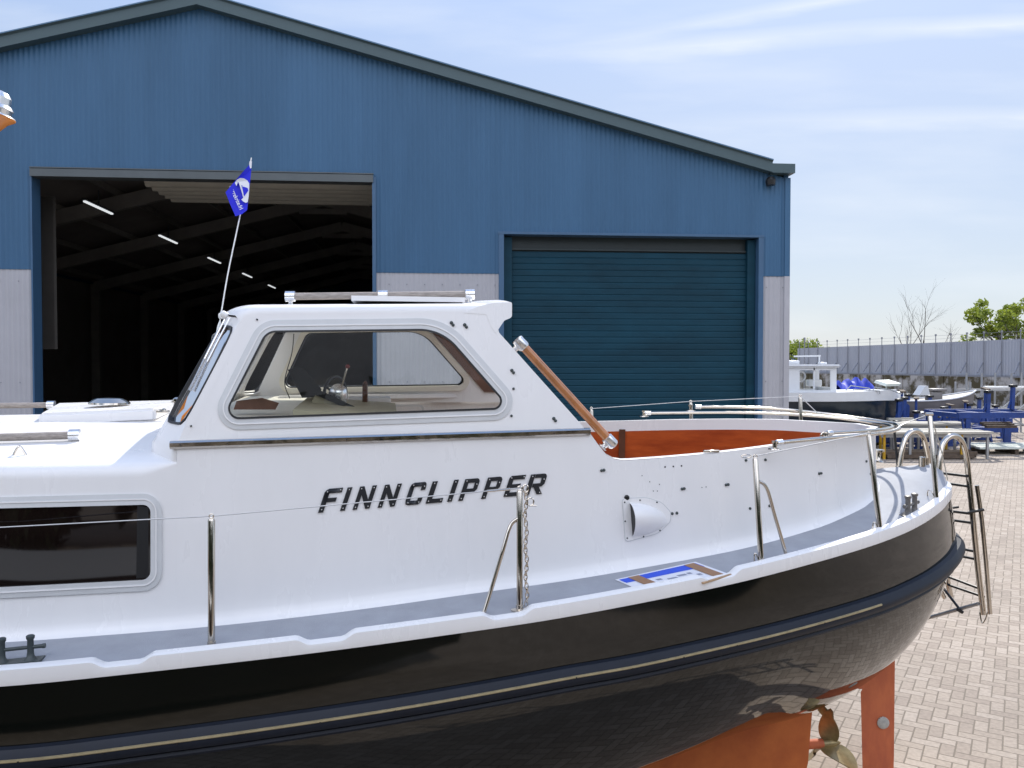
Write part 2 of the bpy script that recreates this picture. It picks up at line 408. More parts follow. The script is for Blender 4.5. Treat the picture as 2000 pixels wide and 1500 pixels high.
# ---- toe rail with scupper gaps
gaps = []
for a, b in ((186, 284), (592, 682), (952, 1028), (1376, 1440)):
    ya = lambda x: 1335 - .1125 * x - (x / 1000) ** 2 * 22
    ga, gb = [inv(on_deck(x, ya(x), 0))[0] for x in (a, b)]
    gaps.append((ga, gb))
def th(u, v):
    h = .044
    if v < 0:
        for a, b in gaps:
            e = .035
            if a - e < u < b + e:
                t = 0
                if u < a + e: t = (a + e - u) / (2 * e)
                elif u > b - e: t = (u - b + e) / (2 * e)
                t = max(0, min(1, t)); t = t * t * (3 - 2 * t)
                return .014 + (h - .014) * t
    return h
ut = sorted(set(UF + [g + k * .0175 for a, b in gaps for g in (a, b) for k in range(-3, 4)]))
bm = nb(); rows = []
for u, v, z, n in path(hb, ut, U_END, zd):
    h = th(u, v); pr_ = [(-.055, -.01), (-.052, h - .008), (-.044, h), (-.006, h), (.006, h - .006), (.010, -.012), (.006, -.032), (-.055, -.02)]
    rows.append([B(u + n.x * o, v + n.y * o, z + hh) for o, hh in pr_ + [pr_[0]]])
grid(bm, rows); bmesh.ops.remove_doubles(bm, verts=bm.verts, dist=.0003); bmesh.ops.recalc_face_normals(bm, faces=bm.faces)
obj('toe_rail', bm, 'gel', boat, 42)

# ---- superstructure: side wall, coach roof, coaming
trim_px = [(333, 869), (345, 868.5), (500, 864), (700, 857), (900, 850.5), (1050, 846), (1152, 843)]
top_px = trim_px[1:] + [(1162, 858), (1174, 877), (1188, 891), (1205, 898), (1222, 899), (1300, 893.5), (1400, 884.5), (1500, 872), (1600, 857.5), (1660, 848.5), (1692, 844)]
tp = [inv(on_cab(x, y)) for x, y in top_px]
tt = [(p[0], p[2]) for p in tp]; tt.append((2.70, tt[-1][1] + .005))
ztop_l = lambda u: next((z0 + (z1 - z0) * (u - u0) / (u1 - u0) for (u0, z0), (u1, z1) in zip(tt, tt[1:]) if u0 <= u <= u1), tt[0][1] if u < tt[0][0] else tt[-1][1])
UW = tt[0][0]   # front of the wheelhouse on the side
ZE = 2.615      # coach roof edge
cove = [(.045, 0), (.022, .012), (.009, .032), (.002, .06), (0, .1)]
def wall_row(u, zt, sgn, thick=0.):
    r = []
    hs = [c for c in cove] + [(0, h) for h in lin(.15, zt - zd(u), 8)]
    for o, h in hs:
        v = max(0.0, cb(u) - .06 * h * min(1, cb(u) * 3) + o - thick)
        r.append((u, sgn * v, zd(u) + h - .002 + (camber(u, v) if h < .1 else camber(u, v) * max(0, 1 - (h - .1) * 6))))
    return r
rsh = lambda u: .075 if u < UW - .16 else .012 + .063 * max(0., min(1., (UW - u) / .16))
def ztop(u): return ztop_l(u) if u > UW + 1e-4 else ZE - rsh(u)
us_f = [-5.1, -5.05, -4.95, -4.8, -4.6, -4.3] + lin(-4, UW - .17, 14) + [UW - .14, UW - .11, UW - .08, UW - .05, UW - .025]
us_a = [UW + .0002] + lin(UW + .03, 2.2, 80) + [2.26, 2.32, 2.4, 2.46, 2.52, 2.56, 2.6, 2.63, 2.655, 2.67, 2.677]
bm = nb()
for sgn in (-1, 1):
    grid(bm, [[B(*q) for q in wall_row(u, ztop(u), sgn)] for u in us_f + [UW]])
    grid(bm, [[B(*q) for q in wall_row(u, ztop(u), sgn)] for u in us_a])
for sgn in (-1, 1):
    wr_ = [q for q in wall_row(UW + .0002, ztop(UW + .0002), sgn) if q[2] > ZE - .2]
    grid(bm, [[B(*q) for q in wr_], [B(q[0], q[1] - sgn * .14, q[2]) for q in wr_]])
# stern end of coaming closing strip
a = wall_row(2.677, ztop(2.677), -1); b = wall_row(2.677, ztop(2.677), 1)
grid(bm, [[B(*q) for q in a], [B(2.68, 0, q[2]) for q in a], [B(*q) for q in b]])
# coach roof, rounded shoulder and camber
rows = []
for u in us_f + [UW, UW + .25]:
    r = rsh(u); base = wall_row(u, ZE - r, -1)[-1]; hv = -base[1]; zz = base[2]; half = []
    for k in range(0, 7):
        t = math.pi / 2 * k / 6 * .82; half.append((hv - r * (1 - math.cos(t)), zz + r * math.sin(t)))
    v0, z0 = half[-1]
    for t in lin(0, 1, 8)[1:]:
        v = v0 * (1 - t); half.append((v, z0 + .095 * min(1, v0 / .9) * (1 - (v / max(v0, 1e-3)) ** 2)))
    if u > UW: half = [(v, z - .06) for v, z in half]
    rows.append([B(u, -v, z) for v, z in half] + [B(u, v, z) for v, z in half[:-1][::-1]])
grid(bm, rows)
bmesh.ops.remove_doubles(bm, verts=bm.verts, dist=.0006)
bmesh.ops.recalc_face_normals(bm, faces=bm.faces)
cabin = obj('cabin', bm, 'gel', boat, 45)
# coaming inner face, capping and orange lining
us_c = [u for u in us_a if u > .25]
def loop_pts(thick, zf):
    pts = [(u, -max(0, cb(u) - .06 * (zf(u) - zd(u)) - thick), zf(u)) for u in us_c]
    pts = [p for p in pts if p[1] < -.02 or p[0] < 2]
    pts = [p for p in pts if p[0] < 2.678 - thick]
    pts += [(2.68 - thick, 0, zf(2.68))]
    return pts + [(u, -v, z) for u, v, z in pts[:-1][::-1]]
def inner(th0, zf0, th1, zf1):
    b_ = nb(); a1 = [u for u in us_c if u < 2.5]; rows = []
    for u in a1 + [None]:
        pass
    L = []
    for sgn, lst in ((-1, a1), (1, a1[::-1])):
        for u in lst:
            L.append((u, sgn))
    ia = len(a1); r0 = []; r1 = []
    for i, (u, s) in enumerate(L):
        r0.append((u, s, th0, zf0)); r1.append((u, s, th1, zf1))
    def P(q):
        u, s, t, zf = q; z = zf(u); return B(u - t * .6 * max(0, (u - 1.6)), s * max(.0, cb(u) - .06 * (z - zd(u)) - t), z)
    def aft(t, zf): return [B(2.68 - t, k * .12, zf(2.6)) for k in (-1, -.33, .33, 1)]
    A = [P(q) for q in r0[:ia]] + aft(th0, zf0) + [P(q) for q in r0[ia:]]
    D = [P(q) for q in r1[:ia]] + aft(th1, zf1) + [P(q) for q in r1[ia:]]
    grid(b_, [A, D]); return b_
bm = inner(0.0, ztop, .05, lambda u: ztop(u) + .002); obj('coaming_cap', bm, 'gel', boat, 60)
bm = inner(.05, lambda u: ztop(u) + .002, .055, lambda u: max(zd(u), min(ztop(u), 2.62) - .085)); obj('coaming_lip', bm, 'gel', boat, 60)
bm = inner(.058, lambda u: max(zd(u) + .05, min(ztop(u), 2.62) - .083), .07, lambda u: zd(u) + .075); lining = obj('cockpit_lining', bm, 'redwood', boat, 60)
bm = nb()
p0 = B(1.05, cb(1.05) - .115, 2.49); p1 = B(1.05, cb(1.05) - .095, 2.1); bar(bm, p0, p1, .05, .014, Vector((0, -1, 0)))
obj('lining_batten', bm, 'brown', lining)
bm = nb()
rows = [[B(u, (cb(u) - .1) * t, zd(u) + .085) for t in (-1, 0, 1)] for u in lin(-1.6, 2.45, 20)]
grid(bm, rows); obj('cockpit_floor', bm, 'brown', boat)

# ---- wheelhouse
wh_out = rpoly([(347, 866, 4), (366, 819, 10), (463, 634, 12), (480, 614, 14), (962, 609, 0), (975, 650, 8), (1147, 842, 4)])
glass_px = rpoly([(437, 816.5, 18), (522, 649, 28), (861, 645, 94), (993, 796, 14)], 12)
glass_px = dense(glass_px, 10)
wo = dense(wh_out, 30)
whouse = nb()
hole = offset(glass_px, 4)
slab(whouse, [on_wh(*p) for p in wo], [on_wh(*p, -.045) for p in wo], [on_wh(*p) for p in hole], [on_wh(*p, -.045) for p in hole])
wheelhouse = obj('wheelhouse', whouse, 'gel', boat, 30)
bm = nb(); slab(bm, [mirror(on_wh(*p)) for p in wo], [mirror(on_wh(*p, -.045)) for p in wo], [mirror(on_wh(*p)) for p in hole], [mirror(on_wh(*p, -.045)) for p in hole])
obj('side_panel', bm, 'gel', wheelhouse, 30)
for mi in (lambda p: p, mirror):
    bm = nb()
    o1, i1 = offset(glass_px, 24), offset(glass_px, 3)
    ring(bm, [mi(on_wh(*p, .006)) for p in o1], [mi(on_wh(*p, .010)) for p in i1], [mi(on_wh(*p, -.002)) for p in o1], [mi(on_wh(*p, -.05)) for p in i1])
    fr = obj('window_frame', bm, 'gel2', wheelhouse, 30)
    bm = nb(); o2, i2 = offset(glass_px, 14), offset(glass_px, 11.5)
    ring(bm, [mi(on_wh(*p, .0125)) for p in o2], [mi(on_wh(*p, .0125)) for p in i2], [mi(on_wh(*p, .006)) for p in o2], [mi(on_wh(*p, .006)) for p in i2])
    obj('frame_bead', bm, 'gel', fr, 30)
    bm = nb(); o2, i2 = offset(glass_px, 3.4), offset(glass_px, -.6)
    ring(bm, [mi(on_wh(*p, .013)) for p in o2], [mi(on_wh(*p, .013)) for p in i2], [mi(on_wh(*p, -.012)) for p in o2], [mi(on_wh(*p, -.012)) for p in i2])
    obj('gasket', bm, 'dark', fr, 30)
    bm = nb(); vs = [bm.verts.new(mi(on_wh(*p, -.004))) for p in glass_px]; bm.faces.new(vs)
    obj('side_window', bm, 'win', wheelhouse, 0)
# inside frame round the far window, seen through the near one
bm = nb(); o1, i1 = offset(glass_px, 16), offset(glass_px, 1)
ring(bm, [mirror(on_wh(*p, -.046)) for p in o1], [mirror(on_wh(*p, -.046)) for p in i1], [mirror(on_wh(*p, -.062)) for p in o1], [mirror(on_wh(*p, -.058)) for p in i1])
obj('inner_frame', bm, 'cream', wheelhouse, 30)
# roof
A0, A1 = inv(on_wh(351, 856)), inv(on_wh(472, 622))
ra = inv(on_wh(478, 614)); rb = inv(on_wh(965, 609))
def roof_row(u, drop=0., inset=0.):
    t = (u - ra[0]) / (rb[0] - ra[0]); zz = ra[2] + (rb[2] - ra[2]) * t - drop; hv = -wh_v(u, zz) - inset; r = .06; half = []
    half.append((hv - .04, zz - .012))
    for k in range(0, 8):
        a = math.pi / 2 * k / 7 * .9; half.append((hv - r * (1 - math.cos(a)), zz + r * .82 * math.sin(a)))
    v0, z0 = half[-1]
    for q in lin(0, 1, 7)[1:]: half.append((v0 * (1 - q), z0 + .03 * (1 - (1 - q) ** 2)))
    return [B(u, -v, z) for v, z in half] + [B(u, v, z) for v, z in half[:-1][::-1]]
bm = nb(); rows = []
for k in range(7):
    a = math.pi / 2 * k / 6; rows.append((A1[0] - .012 + .085 * (1 - math.cos(a)), .052 * (1 - math.sin(a)), .012 * (1 - math.sin(a))))
RW = [roof_row(u, d, i) for u, d, i in rows] + [roof_row(u) for u in lin(A1[0] + .1, rb[0], 12)]
# the front edge of the roof bows forward over the windscreen
def bow(p, k):
    u, v, z = inv(p); av = abs(v); e_ = -A1[1]
    w = 0 if av > e_ else (.115 * (e_ - av) / .2 if av > e_ - .2 else .115 + .085 * (1 - av / (e_ - .2)))
    return B(u - w * k, v, z)
for i, row in enumerate(RW[:9]): RW[i] = [bow(p, 1 - i / 9) for p in row]
grid(bm, RW); bmesh.ops.recalc_face_normals(bm, faces=bm.faces)
roof = obj('roof', bm, 'gel', wheelhouse, 40)
# visor at the aft end of the roof, full width
vp = rpoly([(905, 611, 0), (935, 598, 40), (962, 591.5, 30), (1000, 590, 3), (1000, 620, 8), (985, 626, 10), (973, 644, 12), (968, 651, 0), (958, 636, 0), (950, 614, 0)], 6)
pts = [on_wh(*p, .002) for p in vp]
bm = nb()
def vis(p, k):
    u, v, z = inv(p); return B(u, v * k, z + (.045 * (1 - k * k)))
ks = lin(1, -1, 10); rows = [[vis(p, k) for p in pts + pts[:1]] for k in ks]
V = grid(bm, rows); bmesh.ops.remove_doubles(bm, verts=bm.verts, dist=.0002)
for k in (1, -1):
    vs = [bm.verts.new(vis(p, k)) for p in pts]
    for t in tessellate_polygon([[v.co for v in vs]]): face(bm, [vs[i] for i in t])
bmesh.ops.remove_doubles(bm, verts=bm.verts, dist=.0002); bmesh.ops.recalc_face_normals(bm, faces=bm.faces)
obj('roof_visor', bm, 'gel', wheelhouse, 35)
bm = nb(); p = B(-.75, -.35, 0); zt_ = ra[2] + .095
hexa(bm, [B(u, v, z) for z in (zt_ - .01, zt_ + .018) for u, v in ((-1.05, -1.0), (-.42, -.95), (-.42, .4), (-1.05, .4))])
obj('roof_hatch', bm, 'gel', roof)
# windscreen: corner pane, centre panes
A0, A1 = inv(on_wh(351, 856)), inv(on_wh(472, 622))
def ws(k, t):  # k along the front (near edge -> far edge), t bottom -> top
    base = [(A0[0], A0[1]), (A0[0] - .16, A0[1] + .22), (A0[0] - .25, 0), (A0[0] - .16, -A0[1] - .22), (A0[0], -A0[1])]
    top = [(A1[0], A1[1]), (A1[0] - .115, A1[1] + .2), (A1[0] - .2, 0), (A1[0] - .115, -A1[1] - .2), (A1[0], -A1[1])]
    i = min(3, int(k)); f = k - i
    q = [tuple(p[i][j] + (p[i + 1][j] - p[i][j]) * f for j in (0, 1)) for p in (base, top)]
    zb, zt2 = A0[2], A1[2] + .03 * (1 - abs(k - 2) / 2)
    return B(q[0][0] + (q[1][0] - q[0][0]) * t, q[0][1] + (q[1][1] - q[0][1]) * t, zb + (zt2 - zb) * t)
panes = [(.10, .94), (1.05, 1.97), (2.03, 2.95), (3.06, 3.90)]
def pane_loop(k0, k1, t0=.10, t1=.92, e=0.):
    kc, w = (k0 + k1) / 2, (k1 - k0) / 2; tc, h = (t0 + t1) / 2, (t1 - t0) / 2; out = []
    for i in range(32):
        a = 2 * math.pi * i / 32; cx, sx = math.cos(a), math.sin(a)
        f = 1 / max(1e-6, (abs(cx) ** 6 + abs(sx) ** 6)) ** (1 / 6)
        out.append((kc + cx * f * (w + e), tc + sx * f * (h + e)))
    return out
bm = nb()
nrm = (B(-1, 0, .55) - B(0, 0, 0)).normalized() * .03
for (k0, k1), (s0, s1) in zip(panes, ((0, 1), (1, 2), (2, 3), (3, 4))):
    eps = 1e-5
    oc = [(s0, -.02), (s1 - eps, -.02), (s1 - eps, 1.0), (s0, 1.0)]
    lp = pane_loop(k0, k1)
    slab(bm, [ws(*q) for q in oc], [ws(*q) - nrm for q in oc], [ws(*q) for q in lp], [ws(*q) - nrm for q in lp])
ws_o = obj('windscreen_frame', bm, 'gel', wheelhouse, 30)
for k0, k1 in panes:
    bm = nb(); vs = [bm.verts.new(ws(*q) - nrm * .5) for q in pane_loop(k0, k1)]; bm.faces.new(vs); obj('windscreen_pane', bm, 'win_front', ws_o, 0)
    bm = nb(); a = pane_loop(k0, k1, e=.006); b_ = pane_loop(k0, k1, e=-.012)
    ring(bm, [ws(*q) + nrm * .25 for q in a], [ws(*q) + nrm * .25 for q in b_], [ws(*q) - nrm * .4 for q in a], [ws(*q) - nrm * .4 for q in b_])
    obj('pane_gasket', bm, 'dark', ws_o, 30)
# plinth between coach roof and windscreen
bm = nb(); rows = [[], [], [], []]
for k in lin(0, 4, 24):
    kk = min(k, 3.9999); p = ws(kk, -.02); q = inv(p); out = .03
    rows[0].append(p); rows[1].append(B(q[0] - out * .7, q[1] * 1.0, q[2] - .03)); rows[2].append(B(q[0] - out, q[1], q[2] - .16)); rows[3].append(B(q[0] + .0, q[1], q[2] - .2))
for row in rows:
    for i_, sg in ((0, -1), (len(row), 1)):
        q = inv(row[0 if i_ == 0 else -1]); row.insert(i_, B(UW - .002, sg * (-cab_v(UW, q[2]) - .006), q[2]))
grid(bm, rows); obj('windscreen_plinth', bm, 'gel', wheelhouse, 50)
# wipers
def wiper(pts, k):
    b_ = nb(); tube(b_, [p + nrm * 1.0 for p in pts[:2]], .006, 6); bar(b_, pts[2] + nrm * .75, pts[3] + nrm * .75, .012, .014); obj('wiper', b_, 'alu', ws_o)
wiper([ws(.55, .97), ws(.46, .62), ws(.62, .86), ws(.42, .36)], 0)
wiper([ws(.30, .97), ws(.25, .60), ws(.40, .84), ws(.22, .36)], 1)
bm = nb(); box(bm, ws(.98, .985) + nrm * .7, (.03, .06, .03), .3, .008); obj('wiper_motor_cover', bm, 'white_plastic', ws_o); bm = nb(); lathe(bm, ws(.5, .985) + nrm, [(.018, 0), (.018, .03), (.008, .04)], nrm, 10); obj('wiper_spindle', bm, 'white_plastic', ws_o)
# stainless trim strip under the wheelhouse
bm = nb(); L = [on_cab(x, y, 0) for x, y in [(333 + i * (1152 - 333) / 24, 869.3 - 26.3 * (i / 24)) for i in range(25)]]
rows = []
for p in L:
    u, v, z = inv(p); rows.append([B(u, v + o, z + h) for o, h in ((.012, .021), (-.012, .021), (-.022, .012), (-.022, -.008), (-.012, -.019), (.012, -.019))])
V = grid(bm, [r + r[:1] for r in rows]); face(bm, V[0][:-1]); face(bm, V[-1][:-1]); bmesh.ops.remove_doubles(bm, verts=bm.verts, dist=.0003); bmesh.ops.recalc_face_normals(bm, faces=bm.faces)
trim = obj('steel_trim', bm, 'steel', boat, 30)
bm = nb()
for x, y in [(352, 868.5), (444, 866), (677, 859), (746, 857), (818, 854.5), (886, 852), (953, 849.5), (1082, 846)]:
    p = on_cab(x, y, .02); lathe(bm, p, [(.0045, -.003), (.0045, .002), (.002, .0035)], (0, -1, 0), 8)
obj('trim_screw', bm, 'dark', trim)
# ---- inside the wheelhouse
inside = nb()
# dash shelf and console
hexa(inside, [B(u, v, z) for z in (2.1, 2.76) for u, v in ((-1.95, -1.12), (-1.35, -1.12), (-1.35, 1.12), (-1.95, 1.12))])
dash = obj('dashboard', inside, 'cream', wheelhouse)
bm = nb(); hexa(bm, [B(*q) for q in ((-1.36, -1.05, 2.2), (-.72, -1.05, 2.2), (-.72, -.1, 2.2), (-1.36, -.1, 2.2), (-1.36, -1.05, 2.845), (-.80, -1.05, 2.80), (-.80, -.1, 2.80), (-1.36, -.1, 2.845))])
cons = obj('console', bm, 'beige', wheelhouse)
bm = nb(); hexa(bm, [B(*q) for q in ((-1.75, -1.11, 2.2), (-.9, -1.11, 2.2), (-.9, -1.06, 2.2), (-1.75, -1.06, 2.2), (-1.75, -1.11, 2.81), (-.93, -1.11, 2.80), (-.93, -1.06, 2.80), (-1.75, -1.06, 2.81))])
obj('side_lining', bm, 'beige', wheelhouse)
bm = nb()
slab(bm, [W(562, 722, 5.1), W(592, 716, 5.1), W(628, 760, 5.1), W(622, 775, 5.1), W(590, 777, 5.1)], [W(562, 722, 5.14), W(592, 716, 5.14), W(628, 760, 5.14), W(622, 775, 5.14), W(590, 777, 5.14)])
obj('plotter_screen', bm, 'dark', cons)
bm = nb(); pq = ((598, 803), (618, 768), (690, 800), (690, 806)); slab(bm, [W(*q, 4.93) for q in pq], [W(*q, 5.25) for q in pq]); obj('instrument_pod', bm, 'beige', cons, 20)
bm = nb(); slab(bm, [W(*q, 4.9) for q in ((609, 768), (616, 758), (693, 794), (689, 803))], [W(*q, 5.28) for q in ((609, 768), (616, 758), (693, 794), (689, 803))])
obj('instrument_panel', bm, 'dark', cons)
bm = nb(); lathe(bm, W(660, 783, 5.03), [(.055, 0), (.057, .05), (.05, .08), (.03, .1), (.012, .11)], (.1, -.35, 1), 18)
obj('control_head', bm, 'alu', cons)
bm = nb(); tube(bm, [W(664, 765, 4.99), W(679, 714, 4.96)], .006, 8); lever = obj('throttle_lever', bm, 'steel', cons)
bm = nb(); lathe(bm, W(679, 716, 4.96), [(.004, -.012), (.013, -.006), (.015, .003), (.01, .012), (.003, .016)], (0, 0, 1), 12); obj('lever_knob', bm, 'red', lever)
bm = nb(); cc = W(655, 772, 5.32); tube(bm, [cc + Vector((math.cos(a) * .1 * .5, math.cos(a) * .1, math.sin(a) * .12)) for a in lin(0, 2 * math.pi, 24)[:-1]], .011, 8, closed=True)
for a in (.5, 2.6, 4.7): tube(bm, [cc, cc + Vector((math.cos(a) * .05, math.cos(a) * .1, math.sin(a) * .12))], .007, 6)
obj('steering_wheel', bm, 'dark', cons)
bm = nb(); bar(bm, W(713, 752, 5.3), W(713, 815, 5.3), .028, .03); lathe(bm, W(713, 752, 5.3), [(.01, -.01), (.017, .005), (.012, .02), (.002, .027)], (0, 0, 1), 10); obj('grab_post', bm, 'brown', wheelhouse)
bm = nb(); box(bm, W(722, 782, 5.9), (.3, .2, .05), YAW, .01); obj('tray', bm, 'gel2', wheelhouse)
bm = nb(); ring(bm, [W(*q, 6.3) for q in rpoly([(752, 815, 2), (752, 790, 8), (828, 790, 8), (828, 815, 2)], 4)], [W(*q, 6.3) for q in rpoly([(756, 813, 1), (756, 794, 6), (824, 794, 6), (824, 813, 1)], 4)], [W(*q, 6.36) for q in rpoly([(752, 815, 2), (752, 790, 8), (828, 790, 8), (828, 815, 2)], 4)], [W(*q, 6.36) for q in rpoly([(756, 813, 1), (756, 794, 6), (824, 794, 6), (824, 813, 1)], 4)])
obj('seat_back', bm, 'gel2', wheelhouse)
bm = nb(); pq = ((456, 800), (462, 783), (512, 777), (545, 787), (538, 800)); slab(bm, [W(*q, 4.95) for q in pq], [W(*q, 5.0) for q in pq]); obj('front_panel', bm, 'brown2', wheelhouse, 20)
bm = nb(); bar(bm, W(545, 777, 6.35), W(905, 772, 6.75), .12, .03); obj('side_shelf', bm, 'gel', wheelhouse, 20)
# brown lining of the far aft pillar and wiring
bm = nb(); q = [(888, 648), (926, 648), (1078, 815), (1035, 815)]
slab(bm, [mirror(on_wh(*p, -.047)) for p in q], [mirror(on_wh(*p, -.06)) for p in q]); obj('pillar_lining', bm, 'brown2', wheelhouse)
bm = nb(); tube(bm, spline([W(574, 652, 4.95), W(570, 690, 4.98), W(556, 745, 5.0), W(566, 778, 5.0)], 6), .003, 5); obj('cable', bm, 'dark', wheelhouse)

# ---- fittings
def handrail(name, pts, wood, r, base_dz, mat='alu', sock=.03, end=True):
    b_ = nb(); tube(b_, [pts[0], pts[-1]], r, 12); o = obj(name, b_, wood, boat)
    for p in pts:
        d = (pts[-1] - pts[0]).normalized(); b2 = nb()
        lathe(b2, p - d * sock, [(r * 1.0, 0), (r * 1.5, .003), (r * 1.5, 2 * sock - .003), (r * 1.0, 2 * sock)], d, 14)
        f = p + Vector((0, .01, base_dz)); lathe(b2, f, [(r * 1.9, 0), (r * 1.8, .008), (r * .7, .016), (r * .55, abs(base_dz) * .5), (r * .8, abs(base_dz) - r)], (p - f), 12)
        obj('rail_socket', b2, mat, o)
    return o
ph = [W(567, 579, 4.78), W(748, 577, 4.83), W(918, 575, 4.88)]
handrail('roof_handrail', ph, 'teak', .0205, -.062)
p1 = W(146, 850, 4.45); p0 = W(-330, 864, 4.2); handrail('coachroof_handrail', [p0, p1], 'teak', .0215, -.058)
p1 = W(100, 791, 6.4); p0 = W(-300, 797, 6.2); handrail('coachroof_handrail', [p0, p1], 'teak', .0215, -.05)
# slanted varnished grab pole
a, b_ = on_cab(1018, 673, .0), on_cab(1191, 861, .0)
a = W(1020, 674, 4.62); b_ = W(1189, 859, 4.68)
bm = nb(); tube(bm, [a, b_], .0255, 16); pole = obj('grab_pole', bm, 'varnish', boat)
d = (b_ - a).normalized(); nn = d.cross(Vector((0, 1, 0))).normalized()
if nn.z > 0: nn = -nn
for p, s in ((a, -1), (b_, 1)):
    bm = nb(); lathe(bm, p - d * .035 + d * s * .012, [(.027, 0), (.033, .004), (.034, .06), (.028, .07), (.012, .076)][::1], d, 14)
    f = p + nn * .055 + d * s * .01 + Vector((0, .01, 0)); tube(bm, [p + d * s * .01, f], [.024, .015], 10); lathe(bm, f, [(.03, -.003), (.022, .006)], nn, 12); obj('pole_socket', bm, 'alu', pole)
# fore hatch on the coach roof
bm = nb(); hq = [(75, 808, 5.05), (303, 797, 5.1), (345, 781, 6.0), (112, 787, 5.95)]
def hz(px, py, d):
    p = W(px, py, d); u, v, z = inv(p); return u, v
top = [W(*q) for q in hq]
hexa(bm, [p - Vector((0, 0, .085)) for p in top] + top); bmesh.ops.bevel(bm, geom=list(bm.edges), offset=.016, segments=3, affect='EDGES')
hatch = obj('deck_hatch', bm, 'gel', boat, 40)
bm = nb(); c0 = W(214, 788, 5.5); lathe(bm, c0, [(.13, -.004), (.128, .008), (.11, .02), (.085, .034), (.08, .036), (.04, .04), (.002, .041)], (.02, 0, 1), 28); mv = obj('mushroom_vent', bm, 'steel', hatch, 30)
for x, y, d in ((312, 803, 5.15), (338, 787, 5.95)):
    bm = nb(); box(bm, W(x - 6, y, d), (.05, .05, .02), YAW, .004); box(bm, W(x + 8, y + 1, d), (.06, .05, .014), YAW, .003); lathe(bm, W(x + 8, y + 2, d), [(.016, 0), (.014, .018), (.004, .024)], (0, 0, 1), 10); obj('hatch_hinge', bm, 'steel', hatch)
bm = nb(); lathe(bm, W(345, 794, 5.9), [(.018, 0), (.018, .03), (.028, .034), (.026, .055), (.012, .066), (.002, .068)], (0, 0, 1), 14); obj('deck_light', bm, 'steel', boat)
# fairlead loop
bm = nb(); tube(bm, spline([W(24, 894, 4.15), W(32, 878, 4.15), W(38, 872, 4.15), W(44, 878, 4.15), W(53, 892, 4.15)], 5), .006, 8)
for x, y in ((24, 895), (53, 893)): lathe(bm, W(x, y, 4.15), [(.016, -.004), (.014, .004)], (0, -.2, 1), 10)
obj('eye_loop', bm, 'steel', boat)
# lower tinted window
lw = dense(rpoly([(-360, 1002, 16), (294, 985.5, 15), (294, 1132, 18), (-360, 1165, 18)], 8), 24)
bm = nb(); o1, i1 = offset(lw, 22), offset(lw, 0)
ring(bm, [on_cab(*p, .010) for p in o1], [on_cab(*p, .016) for p in i1], [on_cab(*p, -.01) for p in o1], [on_cab(*p, -.004) for p in i1]); lwf = obj('cabin_window_frame', bm, 'gel2', cabin, 30)
bm = nb(); o1, i1 = offset(lw, 12), offset(lw, 9.5)
ring(bm, [on_cab(*p, .0175) for p in o1], [on_cab(*p, .0175) for p in i1], [on_cab(*p, .005) for p in o1], [on_cab(*p, .005) for p in i1]); obj('frame_bead', bm, 'gel', lwf, 30)
bm = nb(); grid(bm, [[on_cab(x, (996 + (985.5 - 1002) * (x + 360) / 654 + 4) * (1 - t) + (1165 + (1132 - 1165) * (x + 360) / 654 + 3) * t, .004) for t in lin(0, 1, 4)] for x in lin(-362, 299, 40)])
bmesh.ops.recalc_face_normals(bm, faces=bm.faces); obj('cabin_window', bm, 'tint', lwf, 30)
bm = nb(); q = [(268, 988), (290, 990), (290, 1128), (266, 1130)]
slab(bm, [on_cab(*p, .0055) for p in q], [on_cab(*p, .0045) for p in q]); obj('curtain_edge', bm, M['dark'], lwf)

